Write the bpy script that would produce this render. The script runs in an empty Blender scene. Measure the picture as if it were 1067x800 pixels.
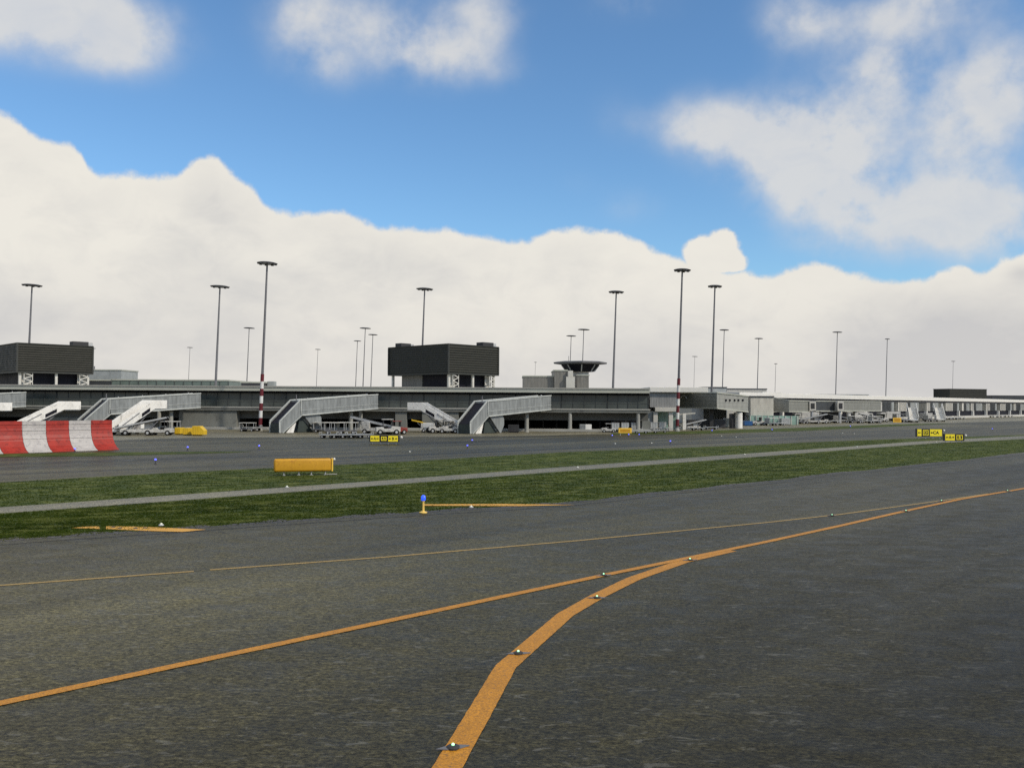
import bpy, math, random
import numpy as np
from mathutils import Vector, Matrix
random.seed(7); rng = np.random.default_rng(7)
R = math.radians
scene = bpy.context.scene
col = scene.collection

# ------------------------------------------------------------------ camera
W, H, F = 1067.0, 800.0, 900.0
CAMH, PITCH, ROLL = 4.6, math.atan(20.0/F), R(0.35)
fwd = Vector((0, math.cos(PITCH), math.sin(PITCH)))
rt0 = Vector((1, 0, 0)); up0 = rt0.cross(fwd)
rt = rt0*math.cos(ROLL) + up0*math.sin(ROLL)
up = up0*math.cos(ROLL) - rt0*math.sin(ROLL)
EYE = Vector((0, 0, CAMH))
cd = bpy.data.cameras.new('camera'); cam = bpy.data.objects.new('camera', cd); col.objects.link(cam)
cd.sensor_fit = 'HORIZONTAL'; cd.sensor_width = 36; cd.lens = 36*F/W; cd.clip_start = 0.1; cd.clip_end = 20000
m = Matrix.Identity(4)
for i, a in enumerate((rt, up, -fwd)):
    for j in range(3): m[j][i] = a[j]
m.translation = EYE; cam.matrix_world = m; scene.camera = cam

def ray(px, py): return fwd*F + rt*(px-W/2) + up*(H/2-py)
def G(px, py, z=0.0):
    d = ray(px, py); t = (z-CAMH)/d.z
    return EYE + d*t
def AT(px, py, Y):
    d = ray(px, py); return EYE + d*(Y/d.y)
def PX(px, Y, z=0.0):                       # ground point below a column of the photograph at a given distance
    p = AT(px, 420, Y); p.z = z; return p
def ZP(px, py, Y): return AT(px, py, Y).z

# ------------------------------------------------------------------ node helpers
def mix_rgb(nt, fac, a, b, mode='MIX'):
    n = nt.nodes.new('ShaderNodeMix'); n.data_type = 'RGBA'; n.blend_type = mode
    for s, v in ((n.inputs[0], fac), (n.inputs[6], a), (n.inputs[7], b)):
        if isinstance(v, (int, float)): s.default_value = v
        elif isinstance(v, tuple): s.default_value = (*v[:3], 1)
        else: nt.links.new(v, s)
    return n.outputs[2]
def mth(nt, op, a, b=0.0, c=0.0, clamp=False):
    n = nt.nodes.new('ShaderNodeMath'); n.operation = op; n.use_clamp = clamp
    for s, v in zip(n.inputs, (a, b, c)):
        if isinstance(v, (int, float)): s.default_value = v
        else: nt.links.new(v, s)
    return n.outputs[0]
def remap(nt, v, a, b, c=0.0, d=1.0, smooth=False):
    n = nt.nodes.new('ShaderNodeMapRange'); n.clamp = True
    if smooth: n.interpolation_type = 'SMOOTHSTEP'
    nt.links.new(v, n.inputs[0])
    for i, x in enumerate((a, b, c, d)): n.inputs[i+1].default_value = x
    return n.outputs[0]
def noise(nt, vec, scale, detail=4, rough=0.55, dist=0.0):
    n = nt.nodes.new('ShaderNodeTexNoise'); n.inputs['Scale'].default_value = scale
    n.inputs['Detail'].default_value = detail; n.inputs['Roughness'].default_value = rough; n.inputs['Distortion'].default_value = dist
    nt.links.new(vec, n.inputs['Vector']); return n.outputs[0]
def stretched(nt, vec, sx, sy, sz=1, rz=0.0):
    n = nt.nodes.new('ShaderNodeMapping'); n.inputs['Scale'].default_value = (sx, sy, sz); n.inputs['Rotation'].default_value = (0, 0, rz)
    nt.links.new(vec, n.inputs[0]); return n.outputs[0]
def along(nt, vec, length, width, rz):
    n = nt.nodes.new('ShaderNodeMapping'); n.vector_type = 'TEXTURE'; n.inputs['Scale'].default_value = (length, width, 1); n.inputs['Rotation'].default_value = (0, 0, rz)
    nt.links.new(vec, n.inputs[0]); return n.outputs[0]
def new_mat(name):
    mt = bpy.data.materials.new(name); mt.use_nodes = True; nt = mt.node_tree
    return mt, nt, nt.nodes['Principled BSDF']
def bump(nt, bs, h, strength, dist=0.02):
    b = nt.nodes.new('ShaderNodeBump'); b.inputs['Strength'].default_value = strength; b.inputs['Distance'].default_value = dist
    nt.links.new(h, b.inputs['Height']); nt.links.new(b.outputs[0], bs.inputs['Normal'])
def mat(name, c, rough=0.6, metal=0.0, var=0.25, scale=0.7, spec=0.4, fine=6.0, bmp=0.0, dirt=None):
    mt, nt, bs = new_mat(name)
    tc = nt.nodes.new('ShaderNodeTexCoord'); v = tc.outputs['Object']
    n1 = noise(nt, v, scale, 5, 0.6); n2 = noise(nt, stretched(nt, v, 3, 3, 0.35), fine, 3, 0.6)
    lo = tuple(x*(1-var) for x in c); hi = tuple(min(1, x*(1+var)) for x in c)
    f = mth(nt, 'ADD', mth(nt, 'MULTIPLY', n1, 0.65), mth(nt, 'MULTIPLY', n2, 0.35))
    o = mix_rgb(nt, remap(nt, f, 0.3, 0.7), lo, hi)
    if dirt:
        o = mix_rgb(nt, remap(nt, noise(nt, v, scale*2.3, 6, 0.7, 0.4), 0.53, 0.66, 0, 0.85), o, dirt)
    nt.links.new(o, bs.inputs['Base Color'])
    nt.links.new(remap(nt, n1, 0.3, 0.7, rough*0.85, min(1, rough*1.15)), bs.inputs['Roughness'])
    bs.inputs['Metallic'].default_value = metal; bs.inputs['Specular IOR Level'].default_value = spec
    if bmp: bump(nt, bs, n2, bmp)
    return mt
def emit(name, c, s):
    mt, nt, bs = new_mat(name)
    tc = nt.nodes.new('ShaderNodeTexCoord')
    o = mix_rgb(nt, noise(nt, tc.outputs['Object'], 9, 2), tuple(x*0.85 for x in c), c)
    nt.links.new(o, bs.inputs['Base Color']); nt.links.new(o, bs.inputs['Emission Color'])
    bs.inputs['Emission Strength'].default_value = s; bs.inputs['Roughness'].default_value = 0.2
    return mt
def ribbed(name, c, period, axis=0, depth=0.35, rough=0.5, var=0.2, spec=0.4, metal=0):
    mt, nt, bs = new_mat(name)
    tc = nt.nodes.new('ShaderNodeTexCoord'); v = tc.outputs['Object']
    sp = nt.nodes.new('ShaderNodeSeparateXYZ'); nt.links.new(v, sp.inputs[0])
    src = sp.outputs[axis] if axis < 2 else sp.outputs[2]
    if axis == 3: src = mth(nt, 'ADD', sp.outputs[0], sp.outputs[1])
    w = mth(nt, 'ABSOLUTE', mth(nt, 'SUBTRACT', mth(nt, 'FRACT', mth(nt, 'DIVIDE', src, period)), 0.5))
    line = remap(nt, w, 0.36, 0.48, 0, 1)
    n1 = noise(nt, stretched(nt, v, 1, 1, 0.3), 1.3, 5, 0.65)
    base = mix_rgb(nt, remap(nt, n1, 0.3, 0.7), tuple(x*(1-var) for x in c), tuple(min(1, x*(1+var)) for x in c))
    o = mix_rgb(nt, mth(nt, 'MULTIPLY', line, depth), base, tuple(x*0.35 for x in c))
    nt.links.new(o, bs.inputs['Base Color']); bs.inputs['Roughness'].default_value = rough
    bs.inputs['Specular IOR Level'].default_value = spec; bs.inputs['Metallic'].default_value = metal
    return mt

M = {}
M['steel'] = mat('galvanised_steel', (0.16, 0.16, 0.17), 0.55, 0.3)
M['steel_light'] = mat('pale_steel', (0.42, 0.43, 0.43), 0.5, 0.2)
M['mast_red'] = mat('mast_red', (0.11, 0.01, 0.016), 0.5)
M['mast_white'] = mat('mast_white', (0.62, 0.62, 0.6), 0.5)
M['lamp'] = mat('lamp_grey', (0.07, 0.065, 0.07), 0.4)
M['white'] = mat('white_paint', (0.74, 0.73, 0.69), 0.45, var=0.1, dirt=(0.42, 0.41, 0.38))
M['gse'] = mat('worn_white_paint', (0.46, 0.455, 0.43), 0.5, var=0.25, scale=1.2, dirt=(0.12, 0.12, 0.115))
M['offwhite'] = mat('offwhite_panel', (0.5, 0.49, 0.45), 0.5, var=0.14)
M['cream'] = ribbed('cream_cladding', (0.5, 0.48, 0.42), 0.5, 2, 0.25)
M['roof'] = mat('roof_fascia', (0.38, 0.39, 0.34), 0.6, var=0.18, scale=0.25)
M['roof_dark'] = mat('dark_roof_edge', (0.05, 0.05, 0.055), 0.6)
M['roof_white'] = mat('white_roof', (0.66, 0.65, 0.61), 0.55, var=0.1)
M['concrete'] = mat('concrete_wall', (0.165, 0.17, 0.155), 0.8, var=0.3, scale=0.18, spec=0.2, dirt=(0.09, 0.09, 0.085))
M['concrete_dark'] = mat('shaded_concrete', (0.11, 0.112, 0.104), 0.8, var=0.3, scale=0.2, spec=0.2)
M['concrete_light'] = mat('pale_concrete', (0.3, 0.3, 0.275), 0.8, var=0.2, scale=0.3, spec=0.2)
M['glass'] = mat('tinted_glazing', (0.05, 0.06, 0.056), 0.22, var=0.5, scale=0.3, spec=0.5)
M['glass2'] = mat('tinted_glazing_pale', (0.06, 0.07, 0.066), 0.25, var=0.5, scale=0.3, spec=0.5)
M['mullion'] = mat('mullion_grey', (0.06, 0.067, 0.065), 0.5)
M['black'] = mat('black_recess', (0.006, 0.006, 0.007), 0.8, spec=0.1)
M['dark'] = mat('dark_machinery', (0.03, 0.03, 0.032), 0.6)
M['tyre'] = mat('rubber', (0.012, 0.012, 0.012), 0.85, spec=0.2)
M['cabin'] = mat('black_cladding', (0.024, 0.025, 0.02), 0.6, var=0.2, spec=0.25)
M['cabin_trim'] = mat('cabin_trim', (0.03, 0.032, 0.028), 0.55)
M['walk'] = ribbed('walkway_glass', (0.21, 0.225, 0.225), 0.62, 0, 0.3, 0.35, 0.3, 0.5)
M['walk_rim'] = mat('walkway_rim', (0.42, 0.44, 0.42), 0.5)
M['green_dark'] = mat('dark_green_panel', (0.035, 0.046, 0.042), 0.5)
M['navy'] = mat('navy_glass', (0.006, 0.006, 0.012), 0.6, spec=0.2)
M['mint'] = mat('mint_glass', (0.24, 0.36, 0.31), 0.25, var=0.25)
M['greenhouse'] = mat('green_grey_glazing', (0.12, 0.155, 0.14), 0.4)
M['slate'] = mat('slate_glazing', (0.05, 0.055, 0.06), 0.4)
M['pale_block'] = mat('pale_grey_block', (0.27, 0.29, 0.29), 0.6)
M['brown_grey'] = ribbed('brown_grey_cladding', (0.17, 0.165, 0.15), 0.8, 3, 0.25)
M['corr'] = ribbed('corrugated_grey', (0.25, 0.255, 0.255), 0.45, 0, 0.4)
M['bridge'] = ribbed('bridge_panel_grey', (0.19, 0.195, 0.175), 0.75, 2, 0.35)
M['bridge_lt'] = ribbed('bridge_panel_light', (0.27, 0.275, 0.255), 0.7, 2, 0.3)
M['yellow'] = mat('yellow_paint', (0.62, 0.4, 0.02), 0.45, var=0.12)
M['sign_yellow'] = mat('sign_yellow', (0.9, 0.74, 0.03), 0.4, var=0.06)
M['sign_back'] = mat('sign_back_orange', (0.52, 0.27, 0.015), 0.5, var=0.14, scale=1.2, dirt=(0.38, 0.17, 0.014))
M['sign_small'] = mat('sign_back_pale_orange', (0.8, 0.5, 0.06), 0.5, var=0.1)
M['post_yellow'] = mat('post_yellow', (0.72, 0.5, 0.13), 0.5)
M['red'] = mat('barrier_red', (0.3, 0.022, 0.013), 0.55, var=0.3, scale=1.2, dirt=(0.12, 0.01, 0.008))
M['blank'] = mat('barrier_white', (0.4, 0.385, 0.37), 0.6, var=0.2, scale=1.6, dirt=(0.22, 0.21, 0.22))
M['blue'] = mat('blue_paint', (0.02, 0.09, 0.25), 0.5)
M['truck_red'] = mat('truck_red', (0.2, 0.03, 0.02), 0.5)
M['alu'] = mat('aluminium', (0.42, 0.43, 0.42), 0.4, 0.4, var=0.3, scale=2)
M['blue_lens'] = emit('blue_lens', (0.03, 0.1, 0.9), 0.9)
M['blue_dot'] = emit('far_blue_lens', (0.12, 0.14, 1.0), 1.6)
M['green_lens'] = emit('green_lens', (0.45, 1.0, 0.55), 1.4)
M['white_lens'] = emit('white_lens', (0.8, 0.8, 0.65), 0.3)
M['letter'] = mat('letter_black', (0.01, 0.01, 0.01), 0.5)

# pavement: world-space aggregate, patches and wheel-worn streaks
def pavement(name, base, fleck=0.5, macro=0.35, tint=(1, 1, 0.97), streak=0.3, rough=0.5, fine=1.0, rz=R(44), patches=()):
    mt, nt, bs = new_mat(name)
    g = nt.nodes.new('ShaderNodeNewGeometry'); v = g.outputs['Position']
    big = noise(nt, along(nt, v, 60, 16, R(44)), 1.0, 4, 0.55, 0.4)
    stk = noise(nt, along(nt, v, 45, 2.6, rz), 1.0, 5, 0.62)
    dash = noise(nt, stretched(nt, v, 0.5, 1.2), 8.5, 4, 0.65, 0.3)
    mid = noise(nt, stretched(nt, v, 0.55, 1, 1, rz), 1.6, 5, 0.62, 0.3)
    grit = noise(nt, stretched(nt, v, 0.75, 1, 1, 0.4), 15, 5, 0.75)
    grit2 = noise(nt, v, 75, 2, 0.6)
    flk = noise(nt, stretched(nt, v, 0.55, 1.35, 1, 0.1), 5.2, 3, 0.55, 1.0)
    k = remap(nt, big, 0.36, 0.64, 1-macro, 1+macro)
    k = mth(nt, 'MULTIPLY', k, remap(nt, stk, 0.36, 0.64, 1-streak, 1+streak))
    k = mth(nt, 'MULTIPLY', k, remap(nt, dash, 0.36, 0.66, 1-0.36*fine, 1+0.42*fine))
    k = mth(nt, 'MULTIPLY', k, remap(nt, mid, 0.36, 0.66, 0.82, 1.2))
    k = mth(nt, 'MULTIPLY', k, remap(nt, grit, 0.38, 0.64, 1-0.65*fine, 1+0.95*fine))
    k = mth(nt, 'MULTIPLY', k, remap(nt, grit2, 0.38, 0.64, 1-0.4*fine, 1+0.45*fine))
    for (wx, wy, ra, rb, amt) in patches:      # ellipses of paler or darker tone; the darker paints vignette shading into the colour
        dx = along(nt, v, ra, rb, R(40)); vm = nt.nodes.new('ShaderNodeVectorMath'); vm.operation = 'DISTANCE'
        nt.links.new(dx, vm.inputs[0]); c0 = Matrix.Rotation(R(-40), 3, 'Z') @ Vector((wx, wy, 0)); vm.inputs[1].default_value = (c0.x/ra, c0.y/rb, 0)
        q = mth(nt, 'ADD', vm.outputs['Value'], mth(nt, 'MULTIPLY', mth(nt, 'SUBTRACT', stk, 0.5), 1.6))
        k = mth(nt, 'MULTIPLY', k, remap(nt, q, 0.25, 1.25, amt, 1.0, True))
    fk_ = mth(nt, 'MULTIPLY', mth(nt, 'MULTIPLY', remap(nt, flk, 0.60, 0.67, 0, fleck), remap(nt, big, 0.4, 0.6, 0.35, 1.0)), remap(nt, grit2, 0.35, 0.6, 0.4, 1.0))
    c = nt.nodes.new('ShaderNodeVectorMath'); c.operation = 'SCALE'
    c.inputs[0].default_value = tuple(base*t for t in tint); nt.links.new(k, c.inputs['Scale'])
    nt.links.new(mix_rgb(nt, mth(nt, 'MULTIPLY', fk_, 0.4, clamp=True), c.outputs[0], (0.17, 0.167, 0.145)), bs.inputs['Base Color'])
    nt.links.new(remap(nt, mid, 0.3, 0.7, rough-0.12, rough+0.1), bs.inputs['Roughness'])
    bs.inputs['Specular IOR Level'].default_value = 0.12
    h = mth(nt, 'ADD', mth(nt, 'MULTIPLY', grit, 0.6), mth(nt, 'MULTIPLY', grit2, 0.4))
    bump(nt, bs, h, 0.35, 0.015)
    return mt
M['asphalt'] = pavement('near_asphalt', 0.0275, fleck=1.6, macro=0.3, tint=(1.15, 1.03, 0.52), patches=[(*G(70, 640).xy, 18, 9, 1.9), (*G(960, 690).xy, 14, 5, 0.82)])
M['shoulder'] = pavement('shoulder_asphalt', 0.042, fleck=0.8, macro=0.3, tint=(1.12, 1.0, 0.5))
M['taxi'] = pavement('taxiway_asphalt', 0.043, fleck=0.3, macro=0.25, streak=0.6, tint=(1.12, 0.99, 0.48), rz=R(40))
M['path'] = pavement('path_concrete', 0.13, fleck=0.2, macro=0.12, streak=0.2, tint=(1.05, 0.98, 0.7))
M['apron'] = pavement('apron_concrete', 0.13, fleck=0.2, macro=0.15, streak=0.3, tint=(1.06, 0.97, 0.65))
M['joint'] = pavement('joint_sealant', 0.016, fleck=0.1, tint=(1.1, 0.9, 0.8))
M['verge'] = pavement('verge_dirt', 0.05, fleck=0.4, macro=0.3, tint=(1.1, 0.95, 0.85))
def paint(name, c, wear=0.5):
    mt, nt, bs = new_mat(name)
    g = nt.nodes.new('ShaderNodeNewGeometry'); v = g.outputs['Position']
    a = noise(nt, v, 14, 5, 0.7); b = noise(nt, v, 1.1, 4, 0.6); cc = noise(nt, v, 34, 4, 0.7)
    o = mix_rgb(nt, remap(nt, cc, 0.38, 0.62), tuple(x*0.6 for x in c), tuple(x*1.3 for x in c))
    o = mix_rgb(nt, remap(nt, b, 0.35, 0.7, 0, 0.35), o, tuple(x*0.6 for x in c))
    o = mix_rgb(nt, remap(nt, a, 0.56, 0.66, 0, wear), o, (0.06, 0.055, 0.045))
    nt.links.new(o, bs.inputs['Base Color']); bs.inputs['Roughness'].default_value = 0.6
    bump(nt, bs, a, 0.4, 0.01)
    return mt
M['line'] = paint('line_orange', (0.46, 0.195, 0.006), 0.5)
M['line_thin'] = paint('line_dull_yellow', (0.33, 0.22, 0.06), 0.7)
M['line_grass'] = paint('line_pale_orange', (0.62, 0.32, 0.03), 0.3)
def grass_mat(name, a, b, c):
    mt, nt, bs = new_mat(name)
    g = nt.nodes.new('ShaderNodeNewGeometry'); v = g.outputs['Position']
    n1 = noise(nt, along(nt, v, 9, 2.2, R(30)), 1.0, 5, 0.6, 0.5); n2 = noise(nt, along(nt, v, 1.9, 0.75, R(15)), 1.0, 4, 0.6); n3 = noise(nt, v, 25, 3, 0.6)
    o = mix_rgb(nt, remap(nt, n1, 0.38, 0.62), a, b)
    o = mix_rgb(nt, remap(nt, n2, 0.48, 0.66, 0, 0.85), o, c)
    o = mix_rgb(nt, remap(nt, n3, 0.4, 0.7, 0, 0.3), o, tuple(x*0.6 for x in a))
    nt.links.new(o, bs.inputs['Base Color']); bs.inputs['Roughness'].default_value = 0.8; bs.inputs['Specular IOR Level'].default_value = 0.15
    bump(nt, bs, n2, 0.3, 0.05)
    return mt
M['turf'] = grass_mat('turf', (0.022, 0.037, 0.002), (0.046, 0.066, 0.006), (0.13, 0.145, 0.035))
def translucent(mt, f=0.55):
    nt = mt.node_tree; bs = nt.nodes['Principled BSDF']; o = nt.nodes['Material Output']
    tr = nt.nodes.new('ShaderNodeBsdfTranslucent'); nt.links.new(bs.inputs['Base Color'].links[0].from_socket, tr.inputs[0])
    m_ = nt.nodes.new('ShaderNodeMixShader'); m_.inputs[0].default_value = f
    nt.links.new(bs.outputs[0], m_.inputs[1]); nt.links.new(tr.outputs[0], m_.inputs[2]); nt.links.new(m_.outputs[0], o.inputs[0])
    return mt
M['blade'] = grass_mat('grass_blades', (0.03, 0.052, 0.003), (0.064, 0.096, 0.009), (0.2, 0.225, 0.06))

translucent(M['blade'])
# ------------------------------------------------------------------ mesh builder
ORG = {}
class MB:
    def __init__(s): s.v = []; s.f = []; s.m = []
    def add(s, pts, faces, mi=0):
        b = len(s.v); s.v += [tuple(p) for p in pts]
        for f in faces: s.f.append(tuple(b+i for i in f)); s.m.append(mi)
        return s
    def box(s, x0, x1, y0, y1, z0, z1, mi=0):
        p = [(x, y, z) for z in (z0, z1) for y in (y0, y1) for x in (x0, x1)]
        return s.add(p, [(0, 2, 3, 1), (4, 5, 7, 6), (0, 1, 5, 4), (2, 6, 7, 3), (0, 4, 6, 2), (1, 3, 7, 5)], mi)
    def ext(s, pts, vec, mi=0):
        n = len(pts); vec = Vector(vec); a = [Vector(p) for p in pts]; b = [p+vec for p in a]
        nrm = Vector((0, 0, 0))
        for i in range(n): nrm += a[i].cross(a[(i+1) % n])
        fl = nrm.dot(vec) > 0
        f = [tuple(range(n)), tuple(range(2*n-1, n-1, -1))] if not fl else [tuple(range(n-1, -1, -1)), tuple(range(n, 2*n))]
        for i in range(n):
            j = (i+1) % n
            f.append((i, j, n+j, n+i) if fl else (j, i, n+i, n+j))
        return s.add(a+b, f, mi)
    def quad(s, a, b, c, d, mi=0): return s.add([a, b, c, d], [(0, 1, 2, 3)], mi)
    def tube(s, p0, p1, r0, r1=None, n=10, mi=0):
        r1 = r0 if r1 is None else r1
        p0 = Vector(p0); p1 = Vector(p1); d = (p1-p0).normalized()
        a = d.orthogonal().normalized(); b = d.cross(a)
        pts = []
        for p, r in ((p0, r0), (p1, r1)):
            for i in range(n):
                t = 2*math.pi*i/n; pts.append(p + a*math.cos(t)*r + b*math.sin(t)*r)
        f = [(i, (i+1) % n, n+(i+1) % n, n+i) for i in range(n)] + [tuple(range(n-1, -1, -1)), tuple(range(n, 2*n))]
        return s.add(pts, f, mi)
    def beam(s, p0, p1, w, h=None, mi=0):
        h = h or w; p0 = Vector(p0); p1 = Vector(p1); d = (p1-p0).normalized()
        z = Vector((0, 0, 1)) if abs(d.z) < 0.95 else Vector((0, 1, 0))
        a = d.cross(z).normalized(); b = a.cross(d)
        q = [p0+a*(w/2)*i+b*(h/2)*j for i, j in ((-1, -1), (1, -1), (1, 1), (-1, 1))]
        return s.ext(q, p1-p0, mi)
    def lathe(s, prof, n=16, c=(0, 0, 0), mi=0):
        pts = [(c[0]+r*math.cos(2*math.pi*i/n), c[1]+r*math.sin(2*math.pi*i/n), c[2]+z) for r, z in prof for i in range(n)]
        f = []
        for k in range(len(prof)-1):
            for i in range(n):
                j = (i+1) % n; f.append((k*n+i, k*n+j, (k+1)*n+j, (k+1)*n+i))
        f += [tuple(range(n-1, -1, -1)), tuple((len(prof)-1)*n+i for i in range(n))]
        return s.add(pts, f, mi)
    def build(s, name, mats, parent=None, bevel=0.0, smooth=False, kind=None):
        if not isinstance(mats, (list, tuple)): mats = [mats]
        org = ORG.get(parent.name, Vector((0, 0, 0))) if parent else Vector((0, 0, 0))
        me = bpy.data.meshes.new(name)
        me.from_pydata([tuple(Vector(p)-org) for p in s.v], [], s.f)
        for x in mats: me.materials.append(x)
        me.polygons.foreach_set('material_index', s.m)
        if smooth: me.polygons.foreach_set('use_smooth', [True]*len(me.polygons))
        me.update()
        o = bpy.data.objects.new(name, me); col.objects.link(o)
        if parent: o.parent = parent; ORG[o.name] = org
        if bevel:
            b = o.modifiers.new('bevel', 'BEVEL'); b.width = bevel; b.segments = 2; b.limit_method = 'ANGLE'; b.angle_limit = R(40)
        if kind: o['kind'] = kind
        return o
def tag(o, label, cat, group=None):
    o['label'] = label; o['category'] = cat
    if group: o['group'] = group
    return o
def thing(name, label, cat, loc=(0, 0, 0), rz=0.0, group=None, world=False):
    o = bpy.data.objects.new(name, None); col.objects.link(o); o.location = loc; o.rotation_euler = (0, 0, rz)
    o.empty_display_size = 0.3
    tag(o, label, cat, group)
    ORG[o.name] = Vector(loc) if world else Vector((0, 0, 0))
    return o
KIDS = {}
def kids(o): return [c for c in bpy.data.objects if c.parent == o]
def dup(root, loc, rz, label, group=None, scale=1.0):
    r = root.copy(); col.objects.link(r); r.location = loc; r.rotation_euler = (0, 0, rz); r['label'] = label; r.scale = (scale,)*3
    if group: r['group'] = group
    for ch in kids(root):
        c = ch.copy(); col.objects.link(c); c.parent = r
        for g in kids(ch):
            d = g.copy(); col.objects.link(d); d.parent = c
    return r
def proto_or_dup(store, key, maker, loc, rz, label, group=None, scale=1.0):
    if key not in store:
        o = maker(label, group); o.location = loc; o.rotation_euler = (0, 0, rz); o.scale = (scale,)*3; store[key] = o; return o
    return dup(store[key], loc, rz, label, group, scale)
def text_part(s, size, mat_, parent, loc, rot, name='lettering'):
    c = bpy.data.curves.new(name, 'FONT'); c.body = s; c.size = size; c.align_x = 'CENTER'; c.align_y = 'CENTER'; c.extrude = 0.004; c.offset = size*0.02
    t = bpy.data.objects.new('tmp', c); me = bpy.data.meshes.new_from_object(t); bpy.data.objects.remove(t)
    me.materials.clear(); me.materials.append(mat_)
    o = bpy.data.objects.new(name, me); col.objects.link(o); o.parent = parent; o.location = loc; o.rotation_euler = rot
    return o

# ------------------------------------------------------------------ ground sheets
def strip(name, upper, lower, z, mt, kind='structure', n=6):
    """sheet between two polylines of ground points"""
    mb = MB(); k = len(upper)
    pts = [Vector((p.x, p.y, z)) for p in upper] + [Vector((p.x, p.y, z)) for p in lower]
    mb.add(pts, [(k+i, k+i+1, i+1, i) for i in range(k-1)])
    return mb.build(name, mt, kind=kind)
def interp(tab, x):
    for (x0, y0), (x1, y1) in zip(tab, tab[1:]):
        if x <= x1: return y0+(y1-y0)*(x-x0)/(x1-x0)
    (x0, y0), (x1, y1) = tab[-2:]
    return y0+(y1-y0)*(x-x0)/(x1-x0)
XS = list(range(-420, 1461, 20))
near_edge = [(-420, 590), (0, 564), (100, 557), (200, 550.5), (320, 542), (440, 534), (587, 525), (737, 508.5), (800, 502), (875, 493), (961, 484.5), (1067, 472), (1460, 446)]
path_lo = [(-420, 566), (0, 535), (200, 520.4), (400, 505.4), (600, 490), (800, 475), (875, 469), (976, 461.5), (1067, 457.3), (1460, 441)]
path_hi = [(-420, 557), (0, 528.6), (200, 514.5), (400, 500.5), (600, 485.5), (800, 471), (875, 466), (953, 460), (1067, 454), (1460, 438)]
taxi_lo = [(-420, 524), (0, 502.5), (187, 492), (400, 482), (587, 471), (800, 463), (840, 460.7), (953, 456.7), (1067, 453), (1460, 436)]
apron_lo = [(-420, 472), (0, 463), (200, 456), (480, 455), (640, 452.5), (800, 447.5), (945, 441.8), (1067, 438.5), (1460, 434)]
def edge(tab, jit=0.0):
    out = []
    for x in XS:
        out.append(G(x, interp(tab, x) + (random.uniform(-jit, jit) if jit else 0)))
    return out
g = MB(); g.add([(-4000, -300, 0), (4000, -300, 0), (4000, 6000, 0), (-4000, 6000, 0)], [(0, 1, 2, 3)])
g.build('ground', M['turf'], kind='structure')
ne = edge(near_edge, 0.25)
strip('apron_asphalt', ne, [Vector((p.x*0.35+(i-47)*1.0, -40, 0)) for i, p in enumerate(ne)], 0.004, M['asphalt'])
thin_tab = [(-420, 653.3), (-380, 649), (0, 610), (202, 595.3), (400, 580.6), (600, 563.5), (800, 544.3), (875, 536), (976, 522.3), (1067, 508.5), (1460, 470)]
strip('taxiway_shoulder', ne, edge(thin_tab), 0.008, M['shoulder'])
strip('service_path', edge(path_hi), edge(path_lo), 0.008, M['path'])
tl = edge(taxi_lo)
strip('taxiway', [Vector((-2600+i*(5200/94.0), 3000, 0)) for i in range(len(tl))], tl, 0.004, M['taxi'])
al = edge(apron_lo)
strip('terminal_apron', [Vector((p.x*1.0, 172+max(0, p.x-20)*1.05, 0)) for p in al], al, 0.012, M['apron'])
# brown verge between grass and asphalt
vw = [p + Vector((0.05, 0.55+0.3*math.sin(i*1.3)+0.2*math.sin(i*3.1), 0)) for i, p in enumerate(ne)]
strip('verge', vw, [p+Vector((0, -0.12, 0)) for p in ne], 0.012, M['verge'])
jl = [p+Vector((0.25, -0.75, 0)) for p in ne]
strip('pavement_joint', jl, [p+Vector((0, -0.13, 0)) for p in jl], 0.013, M['joint'])
# two slim grass islands in the far taxiway
def island(upper, lower, xs):
    strip('grass_island', [G(x, interp(upper, x)) for x in xs], [G(x, interp(lower, x)) for x in xs], 0.018, M['turf'])
island([(-200, 476.5), (0, 473), (110, 471.3), (262, 470.3)], [(-200, 481), (0, 476.3), (110, 475.2), (240, 471.8), (262, 470.5)], list(range(-200, 263, 22)))
island([(637, 451.3), (720, 449.2), (840, 445.4), (942, 441.6), (990, 441.3)], [(637, 452.6), (720, 452.3), (840, 448.9), (942, 443.6), (990, 441.5)], list(range(637, 991, 32))+[990])

# grass blades over the strips nearest the camera
def in_grass(px_lo, px_hi, hi, lo, n, hgt, name):
    vs = []; fs = []
    k = 0
    while k < n:
        px = rng.uniform(px_lo, px_hi); a = interp(hi, px); b = interp(lo, px)
        A = G(px, a); B = G(px, b)
        t = rng.uniform(0, 1); p = A.lerp(B, t)
        p.x += rng.normal(0, 0.25)
        h = hgt*rng.uniform(0.5, 1.3); w = 0.02+0.012*rng.random(); an = rng.uniform(0, math.pi); lx, ly = rng.normal(0, 0.05, 2)
        for q in range(2):
            an += 1.2; ca, sa = math.cos(an)*w, math.sin(an)*w
            i = len(vs)
            vs += [(p.x-ca, p.y-sa, 0.0), (p.x+ca, p.y+sa, 0.0), (p.x+lx*(1+q), p.y+ly*(1-q), h)]
            fs.append((i, i+1, i+2))
        k += 1
    me = bpy.data.meshes.new(name); me.from_pydata(vs, [], fs); me.materials.append(M['blade'])
    o = bpy.data.objects.new(name, me); col.objects.link(o); o['kind'] = 'stuff'; o['label'] = 'short green grass in the strips between the paved areas'
in_grass(-60, 1120, [(x, y+0.6) for x, y in path_lo], [(x, y-0.9) for x, y in near_edge], 60000, 0.04, 'grass')
in_grass(-60, 940, [(x, y+0.5) for x, y in taxi_lo], [(x, y-0.4) for x, y in path_hi], 20000, 0.04, 'grass')

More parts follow.
